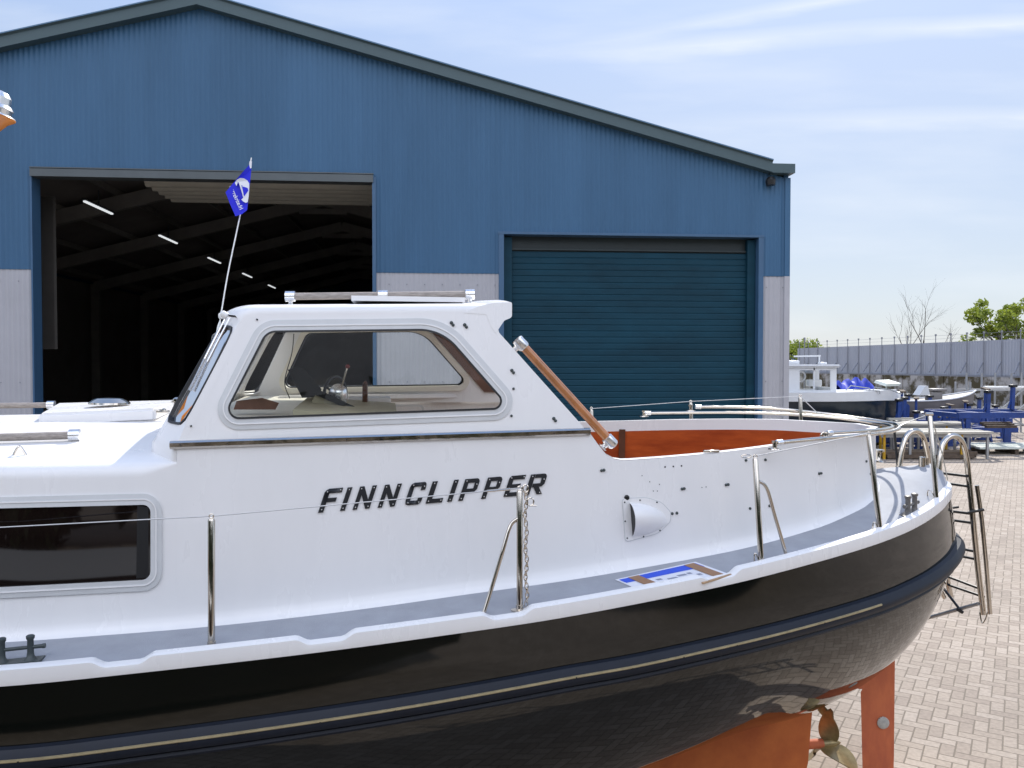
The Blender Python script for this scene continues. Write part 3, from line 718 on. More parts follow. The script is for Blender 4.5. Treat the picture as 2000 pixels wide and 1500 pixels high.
# ---- name lettering, traced letter by letter as cut-out plates
def letters():
    # strokes on a 0..1 x 0..1 cell (y up): list of polygons
    T = .235; t = .2
    I = [[(0, 0), (1, 0), (1, 1), (0, 1)]]
    def arc(cx, cy, ro, ri, a0, a1, n=5, sx=1.):
        o = []; i_ = []
        for k in range(n + 1):
            a = R(a0 + (a1 - a0) * k / n); o.append((cx + math.cos(a) * ro * sx, cy + math.sin(a) * ro)); i_.append((cx + math.cos(a) * ri * sx, cy + math.sin(a) * ri))
        return o + i_[::-1]
    w = .3
    Fl = [[(0, 0), (w, 0), (w, .8), (0, .72)], [(0, .72), (w, .8), (w, 1), (.2, 1), (.06, .94), (0, .86)], [(w, .8), (1, .8), (1, 1), (w, 1)], [(w, .42), (.82, .42), (.82, .60), (w, .60)]]
    N = [[(0, 0), (.26, 0), (.26, 1), (0, 1)], [(.74, 0), (1, 0), (1, 1), (.74, 1)], [(.26, 1), (.26, .62), (.74, 0), (.74, .40)]]
    Cc = [[(0, .2), (.28, .2), (.28, .8), (0, .8)], [(0, .8), (.28, .8), (.36, .81), (.36, 1), (.2, 1), (.06, .94)], [(.36, .81), (.72, .81), (.72, 1), (.36, 1)], [(.72, 1), (.72, .64), (1, .64), (1, .84), (.95, .94), (.84, 1)],
          [(0, .2), (.06, .06), (.2, 0), (.36, 0), (.36, .19), (.28, .2)], [(.36, 0), (.72, 0), (.72, .19), (.36, .19)], [(.72, 0), (.84, 0), (.95, .06), (1, .16), (1, .34), (.72, .34)]]
    L = [[(0, 0), (.32, 0), (.32, 1), (0, 1)], [(.32, 0), (1, 0), (1, .2), (.32, .2)]]
    P = [[(0, 0), (.3, 0), (.3, 1), (0, 1)], [(.3, .81), (.72, .81), (.72, 1), (.3, 1)], [(.3, .36), (.72, .36), (.72, .54), (.3, .54)], [(.72, .36), (.86, .38), (.97, .46), (1, .56), (1, .82), (.95, .93), (.84, 1), (.72, 1)]]
    P[3] = [(.72, .36), (.88, .38), (1, .5), (1, .86), (.9, .97), (.78, 1), (.72, 1)]
    E = [[(0, .02), (.3, .0), (.3, 1), (.12, 1), (0, .9)], [(.3, 0), (1, 0), (1, .2), (.3, .2)], [(.3, .41), (.86, .41), (.86, .59), (.3, .59)], [(.3, .8), (1, .8), (1, 1), (.3, 1)]]
    Rr = P + [[(.42, .36), (.72, .36), (1.02, 0), (.7, 0)]]
    Rr = [[(0, 0), (.28, 0), (.28, 1), (0, 1)]] + P[1:] + [[(.40, .36), (.72, .36), (1.04, 0), (.72, 0)]]
    return dict(F=Fl, I=I, N=N, C=Cc, L=L, P=P, E=E, R=Rr)
LT = letters()
# each letter: left x at the foot, width, baseline y at left, height (pixels of the photograph), slant to the right
def base_y(x): return 1001.5 - (x - 622) * (1001.5 - 964.5) / (1058 - 622)
def cap_h(x): return 46.5 - (x - 622) * 6.5 / 436
spec = [('F', 621, 34), ('I', 664, 9.5), ('N', 688.5, 33), ('N', 737.5, 33), ('C', 789, 32), ('L', 831, 32), ('I', 873, 9.5), ('P', 895, 30), ('P', 939.5, 30), ('E', 983, 31), ('R', 1024, 33)]
screws = []
for ch, x0, w in spec:
    bm = nb()
    def m(p, off):
        h = cap_h(x0); x = x0 + p[0] * w + p[1] * h * .33; y = base_y(x0 + p[0] * w) - p[1] * h
        return on_cab(x, y, off)
    for poly in LT[ch]:
        b2 = nb(); slab(b2, [m(p, .007) for p in poly], [m(p, .001) for p in poly]); me = bpy.data.meshes.new('t'); b2.to_mesh(me); b2.free(); bm.from_mesh(me); bpy.data.meshes.remove(me)
    bmesh.ops.remove_doubles(bm, verts=bm.verts, dist=.0005)
    lo = obj('name_letter', bm, 'letter', boat, 20)
    bm = nb(); sp = {'I': [(.5, .9), (.5, .1)], 'F': [(.16, .12), (.16, .86), (.9, .9)], 'N': [(.13, .1), (.13, .9), (.87, .1), (.87, .9)], 'C': [(.2, .88), (.9, .8), (.2, .1), (.86, .1)], 'L': [(.16, .9), (.14, .1), (.9, .1)], 'P': [(.15, .1), (.15, .9), (.88, .72)], 'E': [(.14, .1), (.14, .9), (.92, .9), (.92, .1)], 'R': [(.14, .1), (.14, .9), (.88, .72), (.88, .08)]}[ch]
    for p in sp: lathe(bm, m(p, .0072), [(.0034, -.002), (.0034, .0012), (.001, .002)], (0, -1, 0), 8)
    obj('letter_screw', bm, 'alu', lo)

# ---- stanchions
def stanchion(top, base, r=.0165, brace=None, eye=True, plate=True, loop=None):
    bm = nb(); tube(bm, [base, base.lerp(top, .985), top], [r, r, r * .8], 14); s = obj('stanchion', bm, 'steel', boat)
    up = (top - base).normalized()
    if plate:
        bm = nb(); lathe(bm, base - Vector((0, 0, .004)), [(.045, 0), (.045, .006), (.02, .011), (.019, .03), (.0145, .032)], up, 18); obj('base_plate', bm, 'steel', s)
    if eye:
        bm = nb(); tube(bm, [top + Vector((math.cos(a) * .010, 0, .012 + math.sin(a) * .010)) for a in lin(0, 2 * math.pi, 12)[:-1]], .0035, 6, closed=True); obj('wire_eye', bm, 'steel', s)
    if brace:
        bm = nb(); tube(bm, spline(brace, 8), .0105, 10); lathe(bm, brace[-1] - Vector((0, 0, .006)), [(.034, 0), (.033, .006), (.012, .012)], (0, 0, 1), 14); obj('brace', bm, 'steel', s)
    if loop:
        bm = nb(); p = base + loop; tube(bm, spline([base + Vector((-.012, 0, .01)), base + Vector((-.014, 0, .06)) + loop * .4, p + Vector((0, 0, .055)), p + Vector((0, 0, .0))], 6), .004, 6); obj('lashing_eye', bm, 'steel', s)
    return s
def db(px, py, d=None): return on_deck(px, py, .0)
b1 = db(413, 1263); t1 = W(413, 1013, b1.y + .02); stanchion(t1, b1)
b2 = db(1015, 1191); t2 = W(1015, 958, b2.y + .03)
br_b = db(944, 1201)
stanchion(t2, b2, brace=[W(1012, 1013, b2.y + .02), W(1000, 1022, b2.y + .02), W(992, 1040, b2.y + .01), W(980, 1083, b2.y - .01), W(962, 1143, b2.y - .02), br_b])
b3 = db(1487, 1103); t3 = W(1475, 895, b3.y + .05); br3 = db(1537, 1089)
stanchion(t3, b3, brace=[W(1482, 940, b3.y + .04), W(1493, 947, b3.y + .05), W(1501, 963, b3.y + .06), W(1512, 1003, b3.y + .07), W(1525, 1047, b3.y + .08), br3], loop=Vector((-.04, 0, 0)), plate=False)
b4 = db(1719, 1040); t4 = W(1697, 850, b4.y + .04); stanchion(t4, b4, loop=Vector((-.045, 0, 0)), plate=False)
b5 = db(1829, 976); t5 = W(1816, 812, b5.y + .05); stanchion(t5, b5, loop=Vector((-.05, .02, 0)), plate=False)
for px, py, d, bot in ((1155, 800, 7.2, .0), (1349, 787, 6.98, .0), (1563, 776, 6.75, 0)):
    t = W(px, py, d); u, v, z = inv(t); stanchion(t, B(u + .02, v, deckz(u, v)))
far_t = [W(1155, 798, 7.2), W(1349, 784, 6.98), W(1563, 774, 6.75)]
def wire(name, pts, r=.003, mat='wire', sag=.0):
    bm = nb(); tube(bm, pts, r, 6); return obj(name, bm, mat, boat)
e = Vector((0, 0, .012))
t0 = W(-560, 1050, 3.75)
wire('lifeline', [t0 + e, W(0, 1030, 3.83), t1 + e, t2 + e]); wire('lifeline', [t3 + e, t4 + e]); wire('lifeline', spline([t4 + e, W(1745, 840, 5.5), W(1765, 828, 5.7), t5 + e], 6))
wire('lifeline', far_t[:2]); wire('lifeline', far_t[1:]); wire('lifeline', [far_t[2], W(1602, 812, 6.7)], .004)
wire('lifeline', spline([t5 + e, W(1830, 850, 5.9), W(1842, 895, 6.0), W(1851, 938, 6.05)], 6), .004, 'plank')
# bottle screws and shackle
bm = nb(); a = t2 + e + (t1 - t2).normalized() * .05; b_ = t2 + e + (t1 - t2).normalized() * .17; tube(bm, [a, b_], .0065, 8); tube(bm, [t3 + e + Vector((-.05 + .03 * math.cos(k), 0, .0 + .009 * math.sin(k))) for k in lin(0, 2 * math.pi, 12)[:-1]], .0035, 6, closed=True); obj('turnbuckle', bm, 'steel', boat)
bm = nb(); tube(bm, [t5 + Vector((-.03, .0, .012)), t5 + Vector((.02, 0, .012))], .012, 8); obj('turnbuckle', bm, 'steel', boat)
# gate chain
bm = nb(); n = 26; c_top = t2 + Vector((.03, .0, .0)); c_bot = b2 + Vector((.035, -.005, .02))
for i in range(n):
    c = c_top.lerp(c_bot, (i + .5) / n) + Vector((.004 * math.sin(i * .9), 0, 0)); L = (c_top - c_bot).length / n * .78; ax = Vector((1, .25, 0)) if i % 2 else Vector((.45, 1, 0)); ax.normalize()
    tube(bm, [c + ax * .0085 * math.cos(a) + Vector((0, 0, 1)) * L * math.sin(a) for a in lin(0, 2 * math.pi, 10)[:-1]], .0028, 5, closed=True)
c = t2 + Vector((.03, 0, .01)); tube(bm, [c + Vector((.014 * math.cos(a), 0, .02 * math.sin(a))) for a in lin(0, 2 * math.pi, 12)[:-1]], .0045, 6, closed=True)
c = t2 + Vector((.055, -.01, -.055)); tube(bm, [c + Vector((.016 * math.cos(a), 0, .02 * math.sin(a))) for a in lin(0, 2 * math.pi, 12)[:-1]], .004, 6, closed=True); tube(bm, [c + Vector((-.01, 0, -.02)), c + Vector((.03, 0, -.02))], .004, 6)
obj('gate_chain', bm, 'steel', boat)

# ---- bollards
def bollard(p0, p1, h, r, mat, cross_at, ext):
    bm = nb(); ax = (p1 - p0).normalized()
    for p in (p0, p1): lathe(bm, p, [(r * 2.3, -.004), (r * 2.2, .008), (r * 1.2, .022), (r, .04), (r * .95, h * .85), (r * 1.25, h * .9), (r * 1.3, h), (r * .9, h + .004)], (0, 0, 1), 16)
    m_ = Vector((0, 0, h * cross_at)); tube(bm, [p0 + m_ - ax * ext, p0 + m_, p1 + m_, p1 + m_ + ax * ext], [r * .65, r * .6, r * .6, r * .65], 10)
    for s in (p0 + m_ - ax * ext, p1 + m_ + ax * ext): lathe(bm, s - ax * .006, [(r * .8, 0), (r * .8, .012)], ax, 10)
    bar(bm, p0 - ax * .05 + Vector((0, 0, .003)), p1 + ax * .05 + Vector((0, 0, .003)), .07, .012)
    obj('bollard', bm, mat, boat)
bollard(db(4, 1297), db(60, 1291), .115, .014, 'bollard', .55, .055)
bollard(db(1773, 1006), db(1786, 1001), .125, .017, 'bollard2', .5, .035)
# ---- deck gear at the stern: hoops with the ladder, socket, stays
def S(px, py, d): return W(px, py, d)
def mkladder():
    h1 = spline([S(1756, 914, 6.27), S(1762, 875, 6.29), S(1772, 850, 6.32), S(1787, 841, 6.36), S(1801, 850, 6.41), S(1809, 875, 6.45), S(1815, 910, 6.48), S(1822, 980, 6.52), S(1846, 1110, 6.56), S(1857, 1165, 6.58)], 7)
    h2 = spline([S(1833, 930, 6.08), S(1836, 890, 6.1), S(1843, 864, 6.13), S(1861, 851, 6.17), S(1878, 861, 6.2), S(1887, 890, 6.22), S(1892, 930, 6.22), S(1900, 1010, 6.2), S(1910, 1110, 6.2), S(1921, 1200, 6.2)], 7)
    bm = nb(); tube(bm, h2, .021, 14); lad = obj('boarding_ladder', bm, 'steel', boat)
    bm = nb(); tube(bm, h1, .021, 14); obj('ladder_rail', bm, 'steel', lad)
    for p in (h1[0], h2[0]):
        bm = nb(); lathe(bm, p - Vector((0, 0, .012)), [(.05, 0), (.048, .008), (.026, .014), (.024, .03)], (0, 0, 1), 16); obj('hoop_base', bm, 'steel', lad)
    bm = nb(); tube(bm, spline([S(1908, 948, 6.16), S(1917, 1010, 6.15), S(1926, 1100, 6.14), S(1933, 1190, 6.14), S(1934, 1196, 6.14)], 6), .016, 12); obj('ladder_rail', bm, 'steel', lad)
    bm = nb(); tube(bm, spline([S(1836, 1150, 6.6), S(1845, 1168, 6.6)], 3), .016, 10); obj('ladder_rail', bm, 'steel', lad)
    for y1, y2, x1, x2 in ((922, 930, 1825, 1890), (941, 950, 1828, 1893), (996, 1003, 1836, 1896), (1013, 1021, 1838, 1898), (1066, 1077, 1848, 1904), (1080, 1092, 1846, 1906), (1123, 1149, 1843, 1912), (1142, 1166, 1852, 1922)):
        bm = nb(); tube(bm, [S(x1, y1, 6.52), S(x2, y2, 6.2)], .011, 8); obj('rung', bm, 'dark' if y1 not in (0,) else 'steel', lad)
    bm = nb(); tube(bm, [S(1841, 1147, 6.55), S(1876, 1192, 6.3)], .01, 8); tube(bm, [S(1870, 1190, 6.3), S(1880, 1196, 6.3)], .014, 8); obj('ladder_strut', bm, 'dark', lad)
    bm = nb(); tube(bm, [S(1808, 1208, 6.55), S(1911, 1179, 6.2)], .014, 10); obj('standoff_bar', bm, 'galv', lad)
    bm = nb(); tube(bm, spline([S(1914, 1196, 6.18), S(1916, 1210, 6.17), S(1919, 1217, 6.16), S(1925, 1209, 6.15), S(1929, 1196, 6.14)], 6), .005, 8); obj('ladder_pull', bm, 'steel', lad)
    bm = nb(); tube(bm, [S(1890, 1001, 6.17), S(1922, 995, 6.13)], .012, 8); tube(bm, [S(1858, 992, 6.3), S(1872, 990, 6.3)], .01, 8); obj('ladder_clamp', bm, 'dark', lad)
mkladder()
bm = nb(); p = S(1801, 921, 6.12); lathe(bm, p, [(.075, -.006), (.073, .004), (.03, .01)], (0, 0, 1), 20); lathe(bm, p + Vector((0, 0, .008)), [(.024, 0), (.024, .1), (.02, .104)], (0, 0, 1), 16); lathe(bm, p + Vector((.05, .03, .008)), [(.016, 0), (.016, .09)], (0, 0, 1), 12); obj('flag_socket', bm, 'steel', boat)
bm = nb(); tube(bm, [S(1753, 908, 6.3), S(1747, 842, 6.28)], .009, 8); obj('ensign_staff', bm, 'dark', boat)
bm = nb(); lathe(bm, S(1714, 901, 6.3), [(.045, -.004), (.03, .008), (.024, .02), (.024, .07), (.05, .075), (.05, .09), (.03, .094)], (0, 0, 1), 14); obj('stern_fairlead', bm, 'steel', boat)
bm = nb(); lathe(bm, S(1838, 1020, 5.95), [(.02, -.02), (.018, .01), (.008, .02), (.008, .045), (.016, .048), (.014, .06)], (.35, -1, 0), 12); obj('towing_eye', bm, 'steel', boat)
# bimini bows folded round the aft coaming
def bows(name, pts, r):
    bm = nb(); tube(bm, spline(pts, 8), r, 10); o = obj(name, bm, 'steel', boat)
    for p, q in ((pts[0], pts[1]), (pts[-1], pts[-2])):
        d = (q - p).normalized(); bm = nb(); lathe(bm, p - d * .01, [(r * 1.1, 0), (r * 1.45, .004), (r * 1.45, .05), (r * 1.05, .053)], d, 12); obj('tube_end', bm, 'alu', o)
    return o
k1 = [W(1518, 865, 4.98), W(1600, 857, 5.14), W(1700, 848.5, 5.45), W(1743, 842, 5.75), W(1757, 834, 6.05), W(1738, 826, 6.4), W(1640, 812, 6.72), W(1500, 797.5, 6.88), W(1360, 794.5, 6.92)]
k2 = [W(1617, 846, 5.2), W(1690, 841.5, 5.45), W(1730, 838, 5.8), W(1742, 832, 6.1), W(1700, 825, 6.45), W(1600, 813, 6.7), W(1450, 806, 6.85), W(1262, 807, 6.9)]
bows('bimini_bow', k1, .013); bows('bimini_bow', k2, .012)
for px, py, d in ((1513, 874, 4.97), (1258, 811, 6.95), (1349, 800, 6.95)):
    bm = nb(); p = W(px, py, d); lathe(bm, p, [(.04, -.012), (.038, -.006), (.014, .0), (.013, .028), (.02, .03), (.02, .04)], (0, 0, 1), 14); obj('bow_bracket', bm, 'steel', boat)
bm = nb(); p = W(1610, 852, 5.2); tube(bm, [p + Vector((0, .0, .02)), p - Vector((0, 0, .02))], .012, 8); tube(bm, [p + Vector((.022 * math.cos(a), .0, .026 * math.sin(a))) for a in lin(0, 2 * math.pi, 14)[:-1]], .006, 6, closed=True); obj('bow_clamp', bm, 'steel', boat)
# cam cleat on the coaming, small fastener plugs
bm = nb(); p = on_cab(1390, 884, -.01); box(bm, p + Vector((0, .01, .008)), (.1, .02, .014), YAW, .004); obj('coaming_cleat', bm, 'steel', boat)
for px, py, a in ((883, 632, .9), (909, 636, .9), (1001, 725, .9), (1003, 759, .5), (999, 812, .4), (1083, 819, .9), (502, 624, 0), (373, 832, 0)):
    bm = nb(); p = on_wh(px, py, .004); r = .009 if a in (.4, .5) else (.012 if a else .006)
    d = Vector((math.cos(a), 0, -math.sin(a))); n_ = Vector((0, -1, 0))
    lathe(bm, p - d * (.006 if a == .9 else 0), [(r * .8, -.004), (r * .8, .003), (r * .4, .006)], n_, 10)
    if a == .9: lathe(bm, p + d * .010, [(r * .7, -.004), (r * .7, .003), (r * .4, .005)], n_, 10)
    obj('bolt_cover', bm, 'bollard', wheelhouse)
for px, py, dbl in ((1175, 919, 1), (1332, 955, 1), (1418, 947, 1), (1478, 940, 1), (1600, 925, 1), (1457, 899, 0), (1495, 898, 0), (1465, 993, 0), (1503, 988, 0), (1313, 1003, 0), (1322, 1002, 0), (1700, 926, 0), (1692, 901, 0)):
    bm = nb(); p = on_cab(px, py, .003); lathe(bm, p, [(.0085, -.004), (.0085, .003), (.004, .006)], (0, -1, 0), 10)
    if dbl: lathe(bm, p + Vector((.014, .002, .002)), [(.0085, -.004), (.0085, .003), (.004, .005)], (0, -1, 0), 10)
    obj('bolt_cover', bm, 'bollard', cabin)
bm = nb()
for px, py in ((1299, 912), (1315, 911), (1331, 910), (1254, 929), (1269, 941), (1276, 959), (1284, 959), (1371, 952), (1379, 951), (1305, 1005), (1372, 1070), (1288, 946)):
    lathe(bm, on_cab(px, py, .001), [(.005 if py < 915 else .0028, -.004), (.005 if py < 915 else .0028, .0012)], (0, -1, 0), 8)
obj('screw_hole', bm, 'dark', cabin)
# clam shell vent
vf = dense(rpoly([(1216, 975, 5), (1262, 972, 60), (1292, 982, 30), (1309, 1000, 12), (1309, 1018, 12), (1286, 1041, 40), (1222, 1058, 5)], 6), 8)
bm = nb(); slab(bm, [on_cab(*p, .007) for p in vf], [on_cab(*p, -.004) for p in vf]); vent = obj('clamshell_vent', bm, 'gel', cabin, 35)
bm = nb(); o1, i1 = offset(vf, 1.6), offset(vf, -.4)
ring(bm, [on_cab(*p, .0035) for p in o1], [on_cab(*p, .0035) for p in i1], [on_cab(*p, -.003) for p in o1], [on_cab(*p, -.003) for p in i1]); obj('vent_shadow_line', bm, 'gel2', vent, 30)  # grey ring drawn as the thin shadow round the vent flange
bm = nb(); rows = []
def vp_(s, t, h): return on_cab(1229 + 70 * s + 5 * t + 9.5 * h / .075, (982 + 22 * s ** 2.4) * (1 - t) + (1049 - 6 * s - 20 * s ** 2.4) * t - 2 * h / .075, .006 + h)
for i in range(15):
    s_ = i / 14; rows.append([vp_(s_, j / 16, .075 * math.sin(math.pi * j / 16) ** .6 * (1 - s_ ** 2.4) if 0 < j < 16 else 0) for j in range(17)])
grid(bm, rows); obj('vent_scoop', bm, 'gel', vent, 60)
bm = nb(); grid(bm, [[vp_(.02, j / 16, 0) for j in range(17)], [vp_(.02, j / 16, .072 * math.sin(math.pi * j / 16) ** .6 if 0 < j < 16 else 0) for j in range(17)]]); obj('vent_mouth', bm, 'dark', vent, 0)
bm = nb()
for px, py in ((1220, 981), (1250, 977), (1283, 981), (1221, 1018), (1225, 1051), (1257, 1048), (1289, 1036)): lathe(bm, on_cab(px, py, .007), [(.005, -.003), (.005, .002)], (0, -1, 0), 8)
obj('vent_screw', bm, 'bollard', vent)
bm = nb(); lathe(bm, on_cab(1224, 971.5, .0), [(.015, 0), (.015, .008), (.008, .012), (.008, .008)], (0, -1, 0), 16); obj('drain_plug', bm, 'dark', cabin)
# ---- aerial on the windscreen pillar
ab = W(423, 668, 4.72); at_ = W(491, 308, 4.9); am = W(428, 638, 4.735)
bm = nb(); tube(bm, [ab, am], [.013, .011], 10); lathe(bm, am, [(.011, 0), (.006, .03)], (at_ - ab), 10); aer = obj('aerial_base', bm, 'white_plastic', boat)
bm = nb(); tube(bm, spline([am, W(444, 540, 4.78), W(468, 425, 4.84), at_], 6), [.0036] * 14 + [.003] * 5, 6); obj('aerial_rod', bm, 'white_plastic', aer)
bm = nb(); tube(bm, spline([ab + Vector((0, 0, .01)), W(414, 672, 4.7), W(416, 655, 4.7), W(430, 648, 4.72), W(436, 652, 4.72)], 5), .003, 6); bar(bm, ab, W(440, 668, 4.7), .02, .012); obj('aerial_bracket', bm, 'steel', aer)
# mast with lamp just outside the left edge
mc = W(-14, 236, 5.3); bm = nb(); mb = W(-150, 812, 5.25); max_ = mc - mb; mh = max_.length
lathe(bm, mb, [(.034, 0), (.03, mh - .2), (.045, mh - .06), (.085, mh), (.122, mh + .03), (.122, mh + .04)], max_, 24); mast = obj('mast', bm, 'orange', boat)
bm = nb(); lathe(bm, mc + max_.normalized() * .04, [(.122, 0), (.118, .006), (.092, .016), (.092, .045), (.1, .048), (.085, .07), (.078, .072), (.074, .12), (.055, .148), (.02, .16), (.002, .162)], max_, 24); obj('mast_lamp', bm, 'alu', mast, 25)
# ---- keel, rudder, propeller
bm = nb(); kp = [(-4.6, .40), (-3, .34), (-1, .30), (1, .30), (1.9, .40)]
k_a = inv(on_mid(1576, 1393)); k_b = inv(on_mid(1568, 1480))
prof = [(-5.0, .50), (-4.2, .05), (k_b[0] - .03, .03), (k_b[0], k_b[2]), (k_a[0], k_a[2] + .05), (1.9, .55), (1.0, .48), (-1, .38), (-4, .45)]
slab(bm, [B(u, -.075, z) for u, z in prof], [B(u, .075, z) for u, z in prof]); obj('keel', bm, 'antifoul', boat, 30)
rp = [(1681, 1352), (1684, 1480), (1686, 1545), (1744, 1545), (1746, 1480), (1748, 1278), (1738, 1270), (1690, 1310), (1655, 1344), (1684, 1346)]
bm = nb(); slab(bm, [on_mid(x, y, -.03) for x, y in rp], [on_mid(x, y, .03) for x, y in rp]); rud = obj('rudder', bm, 'rudder', boat, 30)
bm = nb(); p = on_mid(1724, 1411, -.032); lathe(bm, p, [(.045, 0), (.045, .012), (.03, .02), (.004, .021)], (0, -1, 0), 16); obj('anode', bm, 'zinc', rud)
bm = nb(); hubp = on_mid(1620, 1452); tube(bm, [on_mid(1560, 1455), on_mid(1606, 1452)], .035, 12); obj('shaft_tube', bm, 'rudder', boat)
bm = nb(); ax = (B(1, 0, 0) - B(0, 0, 0)).normalized(); lathe(bm, hubp - ax * .06, [(.034, 0), (.038, .03), (.034, .09), (.018, .13), (.003, .15)], ax, 14); prop = obj('propeller', bm, 'bronze', boat)
for a0, tw, bw2, sh in ((-118, 1.05, .118, .06), (4, .42, .075, -.03), (128, .95, .105, -.01)):
    bm = nb(); rows = []; a = R(a0); rad = Vector((0, 0, 1)) * math.cos(a) + (B(0, 1, 0) - B(0, 0, 0)) * math.sin(a); tan = ax.cross(rad)
    for i in range(11):
        t = i / 10; r_ = .02 + .235 * t; w_ = bw2 * math.sin(math.pi * (.12 + .88 * t) ** .8) ** .6 if t < 1 else .004; ang = tw + .55 * (1 - t)
        ch = ax * math.sin(ang) + tan * math.cos(ang); row = []
        for k in range(7):
            s = k / 6 * 2 - 1; row.append(hubp + rad * (r_ - .02 * s * s * t) + ch * w_ * s + ax * (.02 + sh) * t + ax.cross(ch) * .006 * (1 - s * s))
        rows.append(row)
    grid(bm, rows); shell(bm, .006); obj('propeller_blade', bm, 'bronze', prop, 50)

# ---- things lying on or hanging from the boat
q = [(1201, 1132), (1358, 1097), (1424, 1121), (1250, 1153)]
chart = thing('chart_sheet', 'white and blue printed sheet taped flat on the side deck with brown tape', 'printed sheet', on_deck(1300, 1125, .004))
def cq(s, t, dz):
    p = [on_deck(x, y, dz) for x, y in q]; return p[0].lerp(p[1], s).lerp(p[3].lerp(p[2], s), t)
def patch(bm, s0, s1, t0, t1, z0, z1, n=6):
    for i in range(n):
        a, b_ = s0 + (s1 - s0) * i / n, s0 + (s1 - s0) * (i + 1) / n
        hexa(bm, [cq(a, t1, z0), cq(b_, t1, z0), cq(b_, t0, z0), cq(a, t0, z0), cq(a, t1, z1), cq(b_, t1, z1), cq(b_, t0, z1), cq(a, t0, z1)])
    bmesh.ops.remove_doubles(bm, verts=bm.verts, dist=.00005)
bm = nb(); patch(bm, 0, 1, 0, 1, .001, .004); obj('sheet', bm, 'paper', chart, 0)
bm = nb(); patch(bm, .03, .97, .06, .36, .0042, .0052); obj('blue_heading', bm, 'blueprint', chart, 0)
for s in (.14, .83):
    bm = nb(); patch(bm, s, s + .13, .04, 1.06, .0055, .0068, 1); obj('tape', bm, 'tape', chart, 0)
bm = nb()
for s, t, w_ in ((.42, .60, .11), (.56, .52, .10), (.38, .74, .10), (.50, .68, .10), (.34, .88, .07), (.68, .50, .05), (.74, .66, .05), (.32, .50, .06)): patch(bm, s, s + w_, t, t + .1, .0042, .005, 1)
obj('printed_text', bm, 'ink', chart, 0)
# a slat of bare wood lying behind it
bm = nb(); a_, b__ = on_deck(1372, 1139, .012), on_deck(1428, 1122, .012); bar(bm, a_, b__, .014, .008); o = obj('wood_offcut', bm, 'tanwood', None, 30, loc=on_deck(1400, 1130, 0)); tag(o, 'small pale wooden offcut lying on the side deck beside the taped sheet', 'offcut')
# pennant
fo = [(488.6, 320), (491, 330), (487.5, 365), (482.8, 410), (473, 418), (459.8, 422.5), (449, 398), (440.4, 375.5), (455, 358), (474, 336)]
fd = lambda x, y: 4.86 + .012 * math.sin((x - 440) * .16) - .0006 * (y - 320)
pen = thing('pennant', 'small blue pennant with white ship emblem tied to the tip of the aerial', 'pennant', W(486, 330, 4.86))
bm = nb(); slab(bm, [W(x, y, fd(x, y) - .008) for x, y in fo], [W(x, y, fd(x, y) - .004) for x, y in fo]); obj('cloth', bm, 'flag', pen, 60)
def zf(pts): return [(400 + x / 7.5, 280 + y / 7.5) for x, y in pts]
wh_ = zf([(438, 580), (470, 532), (520, 508), (575, 512), (625, 545), (652, 590), (650, 690), (640, 790), (628, 860), (600, 872), (560, 850), (535, 822), (563, 800), (545, 725), (512, 620), (495, 570), (482, 572), (466, 625), (452, 600)])
bm = nb(); slab(bm, [W(x, y, fd(x, y) - .0105) for x, y in wh_], [W(x, y, fd(x, y) - .0085) for x, y in wh_]); em = obj('emblem', bm, 'flagwhite', pen, 60)
bm = nb()
for poly in (zf([(545, 632), (590, 640), (628, 655), (640, 690), (575, 778)]), zf([(532, 618), (545, 614), (556, 626), (545, 630)]), zf([(500, 735), (515, 740), (540, 795), (528, 800)])):
    slab(bm, [W(x, y, fd(x, y) - .0125) for x, y in poly], [W(x, y, fd(x, y) - .0108) for x, y in poly])
obj('emblem_ship', bm, 'flag', em, 60)
bm = nb(); wl = zf([(655, 262), (690, 262), (684, 360), (664, 370), (650, 305)]); slab(bm, [W(x, y, 4.85) for x, y in wl], [W(x, y, 4.856) for x, y in wl]); obj('toggle', bm, 'flagwhite', pen)
tcu = bpy.data.curves.new('t', 'FONT'); tcu.body = 'marrekrite.frl'; tcu.size = 1; tcu.offset = .012; to = bpy.data.objects.new('t', tcu); C.objects.link(to)
bpy.context.view_layer.update()
tme = bpy.data.meshes.new_from_object(to.evaluated_get(bpy.context.evaluated_depsgraph_get())); bpy.data.objects.remove(to)
xs = [v.co.x for v in tme.vertices]; x0, x1 = min(xs), max(xs)
bm = nb(); bm.from_mesh(tme); bpy.data.meshes.remove(tme)
dv = Vector((20.5, 45.5)); ln = dv.length; dv.normalize(); uv_ = Vector((dv.y, -dv.x))
for v in bm.verts:
    s = (v.co.x - x0) / (x1 - x0) * ln; x = 447.6 + dv.x * s + uv_.x * v.co.y * 11.5; y = 364.5 + dv.y * s + uv_.y * v.co.y * 11.5
    v.co = W(x, y, fd(x, y) - .0105)
obj('lettering', bm, 'flagwhite', pen, 0)

